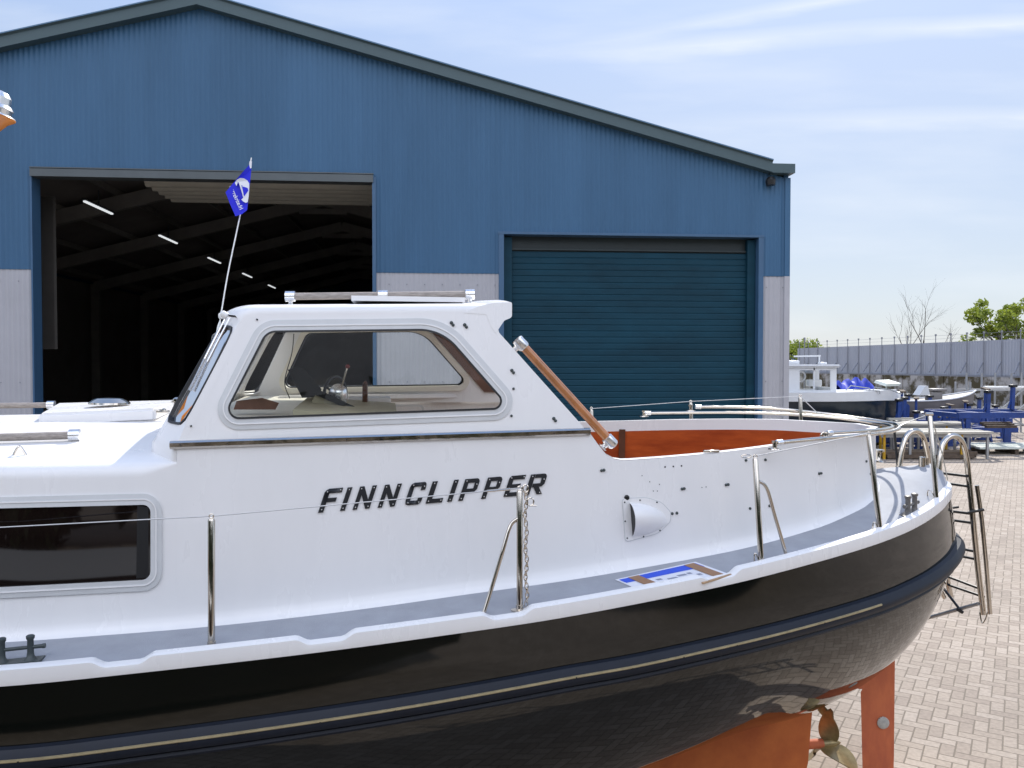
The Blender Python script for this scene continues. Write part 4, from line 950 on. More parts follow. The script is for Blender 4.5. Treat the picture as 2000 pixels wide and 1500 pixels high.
# ================================================================== THE HALL
FY, FK = 16.0, .0857
FA = math.atan(FK); fe = Vector((math.cos(FA), math.sin(FA), 0)); fn = Vector((-math.sin(FA), math.cos(FA), 0))   # along / into the hall
F0 = Vector((0, FY, 0))
def FP(l, z, d=0.): return F0 + fe * l + fn * d + Vector((0, 0, z))
def fl(px, py):  # pixel -> (along, z) on the facade
    r = ray(px, py); t = FY / (r.y - FK * r.x); p = Vector((r.x * t, r.y * t, H + r.z * t)); return (p - F0).dot(fe), p.z
hall = thing('industrial_hall', 'large blue corrugated industrial hall with one open door and one closed roller door', 'hall', FP(0, 0))
apex_l, apex_z = fl(390, 15); er_l, er_z = fl(1541, 350)
slope = (apex_z - er_z) / (er_l - apex_l); half_w = er_l - apex_l; el_l = apex_l - half_w
roofz = lambda l: apex_z - slope * abs(l - apex_l)
dl0, _ = fl(66, 560); dl1, _ = fl(729, 560); _, dtop = fl(400, 340)
r0, _ = fl(976, 640); r1, _ = fl(1487, 640); _, rtop = fl(1230, 461)
_, bandz = fl(850, 533.5)
PER, AMP = .094, .007
def corr(bm, l0, l1, z0, z1, d=0., n=6):
    cols = []; N = int((l1 - l0) / PER * n)
    for i in range(N + 1):
        l = l0 + (l1 - l0) * i / N; ph = (l / PER) % 1
        w = max(-1, min(1, 1.7 * math.sin(2 * math.pi * ph)))
        cols.append([FP(l, z0(l) if callable(z0) else z0, d - AMP * w), FP(l, z1(l) if callable(z1) else z1, d - AMP * w)])
    grid(bm, cols)
bm = nb()
corr(bm, el_l, dl0, bandz, roofz); corr(bm, dl0, dl1, dtop, roofz); corr(bm, dl1, r0, bandz, roofz); corr(bm, r0, r1, rtop, roofz); corr(bm, r1, er_l, bandz, roofz)
obj('upper_cladding', bm, 'blue_clad', hall, 60)
for a, b_ in ((el_l, dl0), (dl1, r0), (r1, er_l)):
    bm = nb(); corr(bm, a, b_, 0, bandz, .012); obj('lower_cladding', bm, 'grey_clad', hall, 60)
bm = nb()
for l in [el_l + .3 + .34 * i for i in range(72)]:
    if not (dl0 - .05 < l < dl1 + .05 or r0 - .05 < l < r1 + .05 or l > er_l):
        for z in (bandz - .22, bandz - 2.1): lathe(bm, FP(l, z, -.004), [(.012, 0), (.010, .006)], -fn, 6)
obj('cladding_screw', bm, 'post', hall)
# verge trim along both roof slopes and gutter end at the right eave
bm = nb()
for s in (-1, 1):
    prof = [(-.06, -.02), (-.06, .17), (-.1, .20), (.3, .20), (.3, -.02)]
    ends_ = []
    for l in (apex_l, apex_l + s * (half_w - .42)):
        ends_.append([FP(l, roofz(l) + h, -.14 + d) for d, h in prof])
    V = grid(bm, [e_ + e_[:1] for e_ in ends_]); face(bm, V[1][:-1])
for s in (1, -1):
    l0, l1 = apex_l + s * (half_w - .42), apex_l + s * (half_w + .04); z = roofz(l0)
    hexa(bm, [FP(l, zz, d) for zz in (z - .03, z + .15) for l, d in ((l0, -.2), (l1, -.2), (l1, .16), (l0, .16))])
bmesh.ops.recalc_face_normals(bm, faces=bm.faces)
obj('verge_trim', bm, 'trimgrey', hall, 30)
bm = nb()
for s in (-1, 1):
    prof = [(-.25, .20), (-.25, .222), (.3, .222), (.3, .20)]
    ends_ = [[FP(l, roofz(l) + h, d) for d, h in prof] for l in (apex_l, apex_l + s * (half_w - .42))]
    grid(bm, [e_ + e_[:1] for e_ in ends_])
obj('verge_cap', bm, 'far_blue', hall, 30)
# roof, side and back walls (outer skin + dark lining)
DEP = 46
bm = nb()
for s in (-1, 1):
    l0, l1 = apex_l, apex_l + s * half_w
    hexa(bm, [FP(l0, roofz(l0) + .1, .02), FP(l1, roofz(l1) + .1, .02), FP(l1, roofz(l1) + .1, DEP), FP(l0, roofz(l0) + .1, DEP), FP(l0, roofz(l0) + .18, .02), FP(l1, roofz(l1) + .18, .02), FP(l1, roofz(l1) + .18, DEP), FP(l0, roofz(l0) + .18, DEP)])
obj('roof', bm, 'far_blue', hall, 20)
bm = nb()
for l, t in ((el_l, .1), (er_l - .1, .1)): hexa(bm, [FP(x, z, d) for z in (0, er_z + .15) for x, d in ((l, .03), (l + t, .03), (l + t, DEP), (l, DEP))])
hexa(bm, [FP(x, z, d) for z in (0, er_z) for x, d in ((el_l + .1, DEP - .1), (er_l - .1, DEP - .1), (er_l - .1, DEP), (el_l + .1, DEP))])
bk = [FP(l, z, DEP - .1) for l, z in ((el_l, er_z - .05), (el_l, er_z + .13), (apex_l, apex_z + .13), (er_l, er_z + .13), (er_l, er_z - .05))]; slab(bm, bk, [p + fn * .1 for p in bk])
obj('outer_wall', bm, 'blue_clad', hall, 20)
bm = nb()
hexa(bm, [FP(x, z, d) for z in (.02, er_z - .1) for x, d in ((el_l + .12, .3), (el_l + .2, .3), (el_l + .2, DEP - .2), (el_l + .12, DEP - .2))])
hexa(bm, [FP(x, z, d) for z in (.02, er_z - .1) for x, d in ((er_l - .22, .3), (er_l - .14, .3), (er_l - .14, DEP - .2), (er_l - .22, DEP - .2))])
hexa(bm, [FP(x, z, d) for z in (.02, er_z) for x, d in ((el_l + .2, DEP - .3), (er_l - .22, DEP - .3), (er_l - .22, DEP - .2), (el_l + .2, DEP - .2))])
for s in (-1, 1):
    l0, l1 = apex_l, apex_l + s * (half_w - .15); hexa(bm, [FP(l, roofz(l) + h, d) for h in (.0, .06) for l, d in ((l0, .3), (l1, .3), (l1, DEP - .2), (l0, DEP - .2))])
# inside skin of the gable
for a, b_, z0 in ((el_l + .2, dl0 - .05, .02), (dl1 + .08, r0 - .1, .02), (r1 + .1, er_l - .25, .02)):
    hexa(bm, [FP(x, z, d) for z in (z0, er_z - .1) for x, d in ((a, .2), (b_, .2), (b_, .28), (a, .28))])
obj('inner_lining', bm, 'inside', hall, 20)
bm = nb(); hexa(bm, [FP(x, z, d) for z in (.004, .02) for x, d in ((el_l + .2, .25), (er_l - .25, .25), (er_l - .25, DEP - .3), (el_l + .2, DEP - .3))]); obj('hall_floor', bm, 'floor', hall, 20)
# portal frames and purlins
for k in range(7):
    d = 4.0 + 6 * k; bm = nb()
    for s in (-1, 1):
        l0, l1 = apex_l, apex_l + s * (half_w - .6)
        bar(bm, FP(l0, roofz(l0) - .42, d), FP(l1, roofz(l1) - .42, d), .2, .42); bar(bm, FP(l1, roofz(l1) - .3, d), FP(l1, 0.02, d), .2, .35, fe)
        bar(bm, FP(apex_l + s * .9, roofz(apex_l + .9) - .62, d), FP(apex_l, apex_z - .85, d), .12, .2)
    obj('portal_frame', bm, 'beam', hall, 20)
bm = nb()
for s in (-1, 1):
    for i in range(1, 7):
        l = apex_l + s * i * 1.75; bar(bm, FP(l, roofz(l) - .13, .4), FP(l, roofz(l) - .13, DEP - .4), .07, .18)
obj('purlins', bm, 'beam', hall, 20)
# strip lights receding under the left roof slope
lamp0 = None
for i in range(5):
    px, py, d = [(193, 406, 23.6), (329, 472, 29.6), (418, 516, 35.6), (484, 548, 41.6), (531, 571, 47.6)][i]
    if i == 0:
        c = W(px, py, d); l_, dd = (c - F0).dot(fe), (c - F0).dot(fn); Lz = c.z
        root = thing('strip_light', 'nearest fluorescent strip light under the dark hall roof', 'strip light', c, 'strip lights inside the hall')
        bm = nb(); bar(bm, c - fn * .95, c + fn * .95, .07, .04); obj('tube', bm, 'lamp', root, 20)
        bm = nb(); bar(bm, c - fn * 1.0 + Vector((0, 0, .05)), c + fn * 1.0 + Vector((0, 0, .05)), .12, .05); bar(bm, c + Vector((0, 0, .07)), c + Vector((0, 0, .5)), .03, .03); obj('housing', bm, 'sheet', root, 20)
        lamp0 = root
    else:
        c2 = copy_tree(lamp0); c2.location = FP(l_, Lz, dd + 6 * i)
        c2['label'] = ['', 'second strip light from the front inside the open hall', 'third strip light from the front, beside the aerial rod', 'fourth strip light from the front, smaller and near the hall middle', 'farthest strip light inside the hall, just above the wheelhouse roof'][i]
# left door: frame, header, overhead door, side leaf
bm = nb()
hexa(bm, [FP(x, z, d) for z in (0, dtop) for x, d in ((dl0 - .03, -.03), (dl0, -.03), (dl0, .3), (dl0 - .03, .3))])
obj('door_jamb', bm, 'frame_blue', hall, 20); bm = nb()
hexa(bm, [FP(x, z, d) for z in (0, dtop) for x, d in ((dl1 - .01, -.05), (dl1 + .06, -.05), (dl1 + .06, .3), (dl1 - .01, .3))])
obj('door_jamb', bm, 'frame_blue', hall, 20)
bm = nb(); hexa(bm, [FP(x, z, d) for z in (dtop - .11, dtop + .03) for x, d in ((dl0 - .01, -.08), (dl1 + .01, -.08), (dl1 + .01, .2), (dl0 - .01, .2))]); bar(bm, FP(dl0 - .01, dtop + .05, -.06), FP(dl1 + .02, dtop + .05, -.06), .06, .02); obj('door_header', bm, 'sheet', hall, 20)
def fld(px, py, dd):
    r = ray(px, py); t = (FY + dd / math.cos(FA)) / (r.y - FK * r.x); p = Vector((r.x * t, r.y * t, H + r.z * t)); return (p - F0).dot(fe), p.z
lo, zo = fld(275, 350, .4); bm = nb(); rows = []
for i in range(61):
    dd = .4 + 2.0 * i / 60; w_ = .07 * math.sin(i / 60 * 5.25 * 2 * math.pi); rows.append([FP(lo, zo + w_, dd), FP(dl1 - .03, zo + w_, dd)])
grid(bm, rows); shell(bm, .02)
obj('overhead_door', bm, 'liningsheet', hall, 60)
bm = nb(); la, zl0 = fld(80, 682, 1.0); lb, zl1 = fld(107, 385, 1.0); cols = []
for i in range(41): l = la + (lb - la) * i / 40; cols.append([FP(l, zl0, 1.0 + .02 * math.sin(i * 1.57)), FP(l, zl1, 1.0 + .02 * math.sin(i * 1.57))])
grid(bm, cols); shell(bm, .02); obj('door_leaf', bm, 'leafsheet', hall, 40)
# roller door: recess, guides, slats, box
bm = nb(); rows = []; REC = .22; PZ = .121
z = 0.0; zs = rtop - .34; dz = []
while z < zs:
    dz += [(z + .003, REC + .0), (z + .016, REC - .010), (z + PZ - .018, REC - .012), (z + PZ - .003, REC + .0)]; z += PZ
la, lb = r0 + .26, r1 - .24
grid(bm, [[FP(la, a, b_) for a, b_ in dz], [FP(lb, a, b_) for a, b_ in dz]]); bmesh.ops.recalc_face_normals(bm, faces=bm.faces); roller = obj('roller_door', bm, 'shutter', hall, 30)
bm = nb(); hexa(bm, [FP(x, z, d) for z in (zs - .02, rtop + .1) for x, d in ((r0 + .08, REC + .03), (r1 - .08, REC + .03), (r1 - .08, REC + .2), (r0 + .08, REC + .2))])
hexa(bm, [FP(x, z, d) for z in (rtop - .27, rtop - .24) for x, d in ((r0 + .2, REC - .03), (r1 - .2, REC - .03), (r1 - .2, REC + .028), (r0 + .2, REC + .028))]); obj('shutter_box', bm, 'shutter2', roller, 20)
for a, b_ in ((r0 + .09, r0 + .25), (r1 - .25, r1 - .09)):
    bm = nb(); hexa(bm, [FP(x, z, d) for z in (0, rtop - .03) for x, d in ((a, REC - .1), (b_, REC - .1), (b_, REC + .02), (a, REC + .02))])
    obj('guide_rail', bm, 'shutter', roller, 20)
bm = nb()
hexa(bm, [FP(x, z, d) for z in (0, rtop) for x, d in ((r0 - .02, -.04), (r0 + .08, -.04), (r0 + .08, REC + .1), (r0 - .02, REC + .1))]); hexa(bm, [FP(x, z, d) for z in (0, rtop) for x, d in ((r1 - .08, -.04), (r1 + .02, -.04), (r1 + .02, REC + .1), (r1 - .08, REC + .1))])
hexa(bm, [FP(x, z, d) for z in (rtop + .001, rtop + .05) for x, d in ((r0 - .03, -.045), (r1 + .03, -.045), (r1 + .03, REC + .1), (r0 - .03, REC + .1))]); obj('door_frame', bm, 'frame_blue', hall, 20)
bm = nb(); hexa(bm, [FP(x, z, d) for z in (0, bandz) for x, d in ((er_l - .09, -.035), (er_l + .02, -.035), (er_l + .02, .1), (er_l - .09, .1))]); obj('corner_flashing', bm, 'grey_clad', hall, 20)
bm = nb(); hexa(bm, [FP(x, z, d) for z in (bandz + .002, er_z + .02) for x, d in ((er_l - .09, -.035), (er_l + .02, -.035), (er_l + .02, .1), (er_l - .09, .1))]); obj('corner_flashing', bm, 'blue_clad', hall, 20)
bm = nb(); lathe(bm, FP(er_l - .42, er_z - .05, -.1), [(.09, -.1), (.1, 0), (.06, .06)], (0, 0, 1), 12); obj('eave_lamp', bm, 'dark', hall)

# ================================================================== THE YARD BEYOND
def gd(py): return H / ((py - 710.9) / F)   # distance at which the ground meets this picture row
# pavement
def paving():
    m = pm('herringbone pavers', (.4, .37, .34), .85); nt = m.node_tree; b = nt.nodes['Principled BSDF']
    def mth(op, a, b_=None, c=None):
        n = nt.nodes.new('ShaderNodeMath'); n.operation = op
        for i, x in enumerate((a, b_, c)):
            if x is None: continue
            if isinstance(x, (int, float)): n.inputs[i].default_value = x
            else: nt.links.new(x, n.inputs[i])
        return n.outputs[0]
    tc = nt.nodes.new('ShaderNodeTexCoord'); mp = nt.nodes.new('ShaderNodeMapping'); mp.inputs['Rotation'].default_value = (0, 0, R(32)); mp.inputs['Scale'].default_value = (1 / .107,) * 3
    wob = nt.nodes.new('ShaderNodeTexNoise'); wob.inputs['Scale'].default_value = 2.2
    nt.links.new(tc.outputs['Object'], wob.inputs['Vector'])
    va = nt.nodes.new('ShaderNodeVectorMath'); va.operation = 'MULTIPLY_ADD'; va.inputs[1].default_value = (.018,) * 3
    nt.links.new(wob.outputs['Color'], va.inputs[0]); nt.links.new(tc.outputs['Object'], va.inputs[2])
    nt.links.new(va.outputs[0], mp.inputs['Vector'])
    sx = nt.nodes.new('ShaderNodeSeparateXYZ'); nt.links.new(mp.outputs[0], sx.inputs[0]); x, y = sx.outputs[0], sx.outputs[1]
    i, j = mth('FLOOR', x), mth('FLOOR', y); fx, fy = mth('SUBTRACT', x, i), mth('SUBTRACT', y, j)
    k = mth('FLOORED_MODULO', mth('SUBTRACT', i, j), 4)
    eq = lambda v: mth('COMPARE', k, v, .1)
    e0, e1, e2, e3 = eq(0), eq(1), eq(2), eq(3)
    dl = mth('ADD', fx, e1); dr = mth('ADD', mth('SUBTRACT', 1, fx), e0); dbm = mth('ADD', fy, e2); dtp = mth('ADD', mth('SUBTRACT', 1, fy), e3)
    dist = mth('MINIMUM', mth('MINIMUM', dl, dr), mth('MINIMUM', dbm, dtp))
    ii = mth('SUBTRACT', i, e1); jj = mth('ADD', j, e3)
    cv = nt.nodes.new('ShaderNodeCombineXYZ'); nt.links.new(ii, cv.inputs[0]); nt.links.new(jj, cv.inputs[1])
    wn = nt.nodes.new('ShaderNodeTexWhiteNoise'); nt.links.new(cv.outputs[0], wn.inputs['Vector'])
    ramp = nt.nodes.new('ShaderNodeValToRGB'); nt.links.new(wn.outputs['Value'], ramp.inputs[0])
    el = ramp.color_ramp.elements; el[0].color = (.275, .222, .178, 1); el[1].color = (.37, .308, .252, 1)
    e_ = el.new(.5); e_.color = (.325, .266, .212, 1)
    n1 = nt.nodes.new('ShaderNodeTexNoise'); n1.inputs['Scale'].default_value = 28; n1.inputs['Detail'].default_value = 5; nt.links.new(tc.outputs['Object'], n1.inputs['Vector'])
    n2 = nt.nodes.new('ShaderNodeTexNoise'); n2.inputs['Scale'].default_value = .5; n2.inputs['Detail'].default_value = 6; nt.links.new(tc.outputs['Object'], n2.inputs['Vector'])
    g1 = nt.nodes.new('ShaderNodeMix'); g1.data_type = 'RGBA'; g1.blend_type = 'MULTIPLY'; g1.inputs[0].default_value = 1
    mr = nt.nodes.new('ShaderNodeMapRange'); mr.inputs['To Min'].default_value = .35; mr.inputs['To Max'].default_value = 1.62
    nt.links.new(mth('ADD', mth('MULTIPLY', n1.outputs['Fac'], .55), mth('MULTIPLY', n2.outputs['Fac'], .45)), mr.inputs['Value'])
    nt.links.new(ramp.outputs[0], g1.inputs[6]); nt.links.new(mr.outputs[0], g1.inputs[7])
    jm = nt.nodes.new('ShaderNodeMapRange'); jm.inputs['From Min'].default_value = .02; jm.inputs['From Max'].default_value = .075; nt.links.new(dist, jm.inputs['Value'])
    g2 = nt.nodes.new('ShaderNodeMix'); g2.data_type = 'RGBA'; g2.inputs[6].default_value = (.165, .135, .10, 1)
    nt.links.new(jm.outputs[0], g2.inputs[0]); nt.links.new(g1.outputs[2], g2.inputs[7]); nt.links.new(g2.outputs[2], b.inputs['Base Color'])
    bp = nt.nodes.new('ShaderNodeBump'); bp.inputs['Strength'].default_value = .5; bp.inputs['Distance'].default_value = .008
    nt.links.new(mth('ADD', jm.outputs[0], mth('MULTIPLY', n1.outputs['Fac'], .35)), bp.inputs['Height']); nt.links.new(bp.outputs[0], b.inputs['Normal'])
    return m
bm = nb(); grid(bm, [[Vector((x, y, 0)) for x in (-250, -60, 0, 60, 250)] for y in (-200, -30, 0, 30, 60, 400)])
bmesh.ops.recalc_face_normals(bm, faces=bm.faces)
if sum(f.normal.z for f in bm.faces) < 0: bmesh.ops.reverse_faces(bm, faces=bm.faces)
g = obj('pavement', bm, paving(), None, 0); tag(g, 'pale brick pavement of the boat yard', None, None, 'structure')

# concrete boundary wall with grey sheet fence above
wl, wr = W(1560, 711, 80), W(2110, 711, 49)
wl.z = wr.z = 0; wr = wl + (wr - wl) * 1.8; wd = (wr - wl).normalized(); wn_ = Vector((wd.y, -wd.x, 0))
bw_ = thing('boundary_wall', 'stained concrete block wall along the far side of the yard', 'wall', wl)
L = (wr - wl).length
bm = nb(); nblk = int(L / 2.2)
for i in range(nblk):
    for zz, h in ((0, 1.1), (1.11, 1.1)):
        a = wl + wd * (i * L / nblk + (.03 if zz else .0)); b_ = wl + wd * ((i + 1) * L / nblk - .03); j = random.uniform(-.04, .04)
        bar(bm, a + Vector((0, 0, zz + h / 2)) + wn_ * j, b_ + Vector((0, 0, zz + h / 2)) + wn_ * j, .7, h)
obj('concrete_blocks', bm, 'concrete', bw_, 20)
sf = thing('sheet_fence', 'tall grey corrugated sheet fence standing on the concrete wall', 'fence', wl + Vector((0, 0, 2.25)))
bm = nb(); cols = []; N = int(L / .25)
fz = lambda t: 4.62 + .216 * t
for i in range(N * 4 + 1):
    t = i / (N * 4); o = .018 * (1 if (i % 4) in (0, 1) else -1); p = wl + wd * L * t + wn_ * (.1 + o); cols.append([p + Vector((0, 0, 2.3)), p + Vector((0, 0, fz(t)))])
grid(bm, cols); shell(bm, .02); obj('corrugated_sheet', bm, 'fence', sf, 20)
bm = nb(); bar(bm, wl + Vector((0, 0, 2.27)) + wn_ * .2, wr + Vector((0, 0, 2.27)) + wn_ * .2, .25, .12); obj('base_rail', bm, 'post', sf, 20)
for i in range(36):
    t = (i + .3) / 36; p = wl + wd * L * t + wn_ * .22; bm = nb(); bar(bm, p + Vector((0, 0, 2.33)), p + Vector((0, 0, fz(t) + .6)), .045, .045); bar(bm, p + wn_ * .06 + Vector((0, 0, 3.2)), p + wn_ * .9 + wd * .5 + Vector((0, 0, 2.5)), .07, .07); box(bm, p + Vector((0, 0, fz(t) + .55)), (.10, .10, .14)); obj('fence_post', bm, 'post', sf, 20)
bm = nb()
for zz in (.25, .5): tube(bm, [wl + wn_ * .2 + Vector((0, 0, fz(0) + zz)), wr + wn_ * .2 + Vector((0, 0, fz(1) + zz))], .008, 5)
obj('fence_wire', bm, 'galv', sf)

# trees
def leaves(bm, blobs, n, size, rnd):
    tot = sum(b[1] ** 2 for b in blobs)
    for c, r in blobs:
        for _ in range(int(n * r * r / tot)):
            d = Vector((rnd.gauss(0, 1), rnd.gauss(0, 1), rnd.gauss(0, 1))).normalized(); p = Vector(c) + d * r * (rnd.random() ** .45) * Vector((1, 1, .8)).x
            p.z = c[2] + (p.z - c[2]) * .8; s = size * rnd.uniform(.5, 1.3)
            a = Vector((rnd.gauss(0, 1), rnd.gauss(0, 1), rnd.gauss(0, .8))).normalized(); b_ = a.cross(Vector((rnd.gauss(0, 1), rnd.gauss(0, 1), rnd.gauss(0, 1)))).normalized()
            face(bm, [bm.verts.new(q) for q in (p - a * s, p + b_ * s * .55, p + a * s, p - b_ * s * .55)])
def branch(bm, p, d, L, r, depth, rnd, tips, spread=.6):
    n = 4; pts = [p]; rr = [r]
    for i in range(n):
        d = (d + Vector((rnd.gauss(0, .12), rnd.gauss(0, .12), rnd.gauss(.04, .08)))).normalized(); p = p + d * L / n; pts.append(p); rr.append(r * (1 - .45 * (i + 1) / n))
        if depth > 0 and i >= 1:
            for _ in range(1 if depth > 1 else 2):
                nd = (d + Vector((rnd.gauss(0, spread), rnd.gauss(0, spread), rnd.gauss(.1, spread * .6)))).normalized(); branch(bm, p, nd, L * rnd.uniform(.5, .75), rr[-1] * .6, depth - 1, rnd, tips, spread)
    tube(bm, pts, rr, 5); tips.append(p)
def tree(name, label, base, h, depth, nleaf, lsize, crown_r, seed, mat='leaf', cat='tree', group=None, trunk_frac=.4, lean=(0, 0, 1)):
    rnd = random.Random(seed); t = thing(name, label, cat, base, group); bm = nb(); tips = []
    top = Vector(base) + Vector(lean) * h * trunk_frac
    tube(bm, [Vector(base), Vector(base).lerp(top, .5) + Vector((rnd.gauss(0, .1), 0, 0)), top], [h * .028, h * .022, h * .018], 8)
    for k in range(5 if depth else 0):
        a = k * 1.256 + rnd.random(); branch(bm, top - Vector((0, 0, rnd.random() * h * .1)), Vector((math.cos(a) * .7, math.sin(a) * .7, 1)).normalized(), h * .33, h * .012, depth, rnd, tips)
    obj('trunk', bm, 'bark', t)
    if nleaf:
        bm = nb(); blobs = [(p + Vector((rnd.gauss(0, .3), rnd.gauss(0, .3), rnd.gauss(0, .2))) * crown_r * .5, crown_r * rnd.uniform(.45, 1.0)) for p in rnd.sample(tips, min(len(tips), 46))]
        leaves(bm, blobs, nleaf, lsize, rnd); obj('crown', bm, mat, t, 0)
    return t
def gp(px, d): p = W(px, 711, d); p.z = 0; return p
tree('broadleaf_tree', 'leafy green tree rising behind the grey fence at the right edge', gp(1983, 64), 9.0, 2, 5200, .16, .75, 5)
tree('broadleaf_tree', 'low rounded green tree just right of the hall corner', gp(1556, 96), 6.3, 2, 2200, .2, 1.0, 8)
tree('broadleaf_tree', 'smaller green bush tree beside the far blue hall', gp(1584, 98), 5.0, 2, 1500, .2, .8, 18)
tree('broadleaf_tree', 'small green tree peeping over the fence left of the leafy tree', gp(1910, 66), 5.9, 2, 1200, .15, .55, 21)
def bare(label, base, h, seed):
    rnd = random.Random(seed); t = thing('bare_tree', label, 'tree', base, 'bare trees behind the fence'); bm = nb(); tips = []
    branch(bm, Vector(base), Vector((rnd.gauss(0, .08), 0, 1)), h * .62, h * .014, 3, rnd, tips, .42); obj('trunk', bm, 'bark', t)
bare('thin bare tree behind the grey fence, the left of the two', gp(1762, 76), 7.4, 3); bare('thin bare tree behind the grey fence, the taller right one', gp(1800, 76), 8.6, 12)
# far hall
fh = thing('far_hall', 'distant low blue shed between the hall corner and the fence', 'shed', gp(1612, 110))
bm = nb(); c = gp(1640, 110); hexa(bm, [Vector((c.x + x, c.y + y, z)) for z in (0, 4.3) for x, y in ((-3.9, 0), (3, 0), (3, 12), (-3.9, 12))]); obj('wall', bm, 'far_blue', fh, 20)
bm = nb(); slab(bm, [Vector((c.x + x, c.y - .3, z)) for x, z in ((-4.1, 4.3), (3.2, 4.3), (3.2, 4.75), (-4.1, 4.4))], [Vector((c.x + x, c.y + 12.3, z)) for x, z in ((-4.1, 4.3), (3.2, 4.3), (3.2, 4.75), (-4.1, 4.4))]); obj('roof', bm, 'far_blue', fh, 20)
mp_ = thing('camera_mast', 'thin dark mast with a small box on top above the bushes', 'mast', gp(1571, 70)); bm = nb(); p = gp(1571, 70); tube(bm, [p, p + Vector((0, 0, 5.0))], .05, 6); obj('pole', bm, 'post', mp_); bm = nb(); box(bm, p + Vector((0, 0, 5.15)), (.14, .14, .45), 0, .03); obj('head', bm, 'post', mp_)

# background sloop with white wheelhouse
DB = 31.0
bb = thing('sloop', 'dark navy motor sloop with white bulwark and small white wheelhouse, ashore by the hall corner', 'motor boat', gp(1640, DB))
def bgx(px, d=DB): return (px - 1000) / F * d
def bgz(py, d=DB): return H - (py - 710.9) / F * d
def bhull(parent, name, mat, x0, x1, d, hw, ztop, zbot, bowx=.0, dirn=1, n=22, tf=.0, up=.25, close_top=True):
    bm = nb(); rows = []
    for i in range(n + 1):
        s = i / n; w = hw * (1 - max(0, (s - .45) / .55) ** 2.2) * (.82 + .18 * min(1, s * 4)); zt = ztop + up * s ** 2.5; row = []
        for k in range(9):
            a = math.pi * k / 8; c_, s_ = math.cos(a), math.sin(a); zz = zt - (zt - (zbot + (zt - zbot) * max(0, s - .75) ** 1.5 * 1.0)) * s_ ** .8
            xx = x0 + (x1 - x0) * s - bowx * s ** 3 * s_ * (x1 - x0) / abs(x1 - x0); row.append(Vector((xx, d - w * c_, zz)))
        rows.append(row)
    V = grid(bm, rows); face(bm, V[0])
    if close_top:
        for a, b_ in zip(V, V[1:]): face(bm, (a[0], b_[0], b_[-1], a[-1]))
    bmesh.ops.recalc_face_normals(bm, faces=bm.faces); return obj(name, bm, mat, parent, 50)
bhull(bb, 'hull', 'navy_hull', bgx(1400), bgx(1752), DB, 1.35, bgz(785, 29.8), -.1, .06, up=.0)
bm = nb(); rows = []
for i in range(31):
    s = i / 30; w = 1.37 * (1 - max(0, (s - .45) / .55) ** 2.2) * (.82 + .18 * min(1, s * 4)) + .02; x = bgx(1400) + (bgx(1750) - bgx(1400)) * s; zt = bgz(764.5, 29.8) + .03 * s ** 3 - .04 * math.sin(math.pi * min(1, s * 1.1)); zb2 = bgz(784, 29.8)
    rows.append([Vector((x, DB - w, zb2)), Vector((x + .02, DB - w - .02, zt)), Vector((x, DB - w + .05, zt + .01)), Vector((x, DB + w - .05, zt + .01)), Vector((x, DB + w, zb2))])
grid(bm, rows); bmesh.ops.recalc_face_normals(bm, faces=bm.faces); obj('bulwark', bm, 'white_paint', bb, 30)
bm = nb(); bm2 = nb()
gx_ = lambda px: bgx(px, DB - .85)
gz_ = lambda py: bgz(py, DB - .85)
wx0, wx1 = gx_(1535), gx_(1634); yN, yF = DB - .85, DB + .85; z0, z1, z2 = gz_(770), gz_(735), gz_(718)
for y in (yN, yF):
    for a, b_ in ((wx0, gx_(1562)), (gx_(1622), wx1)): hexa(bm, [Vector((x, yy, z)) for z in (z0, z2) for x, yy in ((a, y), (b_, y), (b_, y + .05), (a, y + .05))])
    hexa(bm, [Vector((x, yy, z)) for z in (z0, gz_(762)) for x, yy in ((gx_(1562), y), (gx_(1622), y), (gx_(1622), y + .05), (gx_(1562), y + .05))])
    hexa(bm, [Vector((x, yy, z)) for z in (gz_(762), z2) for x, yy in ((gx_(1589), y), (gx_(1591.5), y), (gx_(1591.5), y + .05), (gx_(1589), y + .05))])
    hexa(bm, [Vector((x, yy, z)) for z in (gz_(723), z2) for x, yy in ((gx_(1562), y), (gx_(1622), y), (gx_(1622), y + .05), (gx_(1562), y + .05))])
hexa(bm, [Vector((x, y, z)) for z in (z0, gz_(757)) for x, y in ((wx1 - .06, yN + .06), (wx1, yN + .06), (wx1, yF - .01), (wx1 - .06, yF - .01))])
cabinb = obj('deckhouse', bm, 'white_paint', bb, 20)
bm = nb(); hexa(bm, [Vector((x, y, z)) for z in (z2, gz_(711.5)) for x, y in ((wx0 - .15, yN - .12), (wx1 + .12, yN - .12), (wx1 + .12, yF + .12), (wx0 - .15, yF + .12))]); bmesh.ops.bevel(bm, geom=list(bm.edges), offset=.05, segments=2, affect='EDGES'); box(bm, Vector((gx_(1562), DB, gz_(708))), (.42, .5, .16), 0, .03); box(bm, Vector((gx_(1617), DB - .3, gz_(710))), (.25, .3, .1), 0, .02); obj('roof', bm, 'white_paint', cabinb, 40)
for a, b_ in ((1562, 1589), (1591.5, 1622)):
    bm = nb(); hexa(bm, [Vector((x, y, z)) for z in (gz_(762), gz_(723)) for x, y in ((gx_(a), yF + .055), (gx_(b_), yF + .055), (gx_(b_), yF + .06), (gx_(a), yF + .06))]); obj('window', bm, 'win', cabinb)
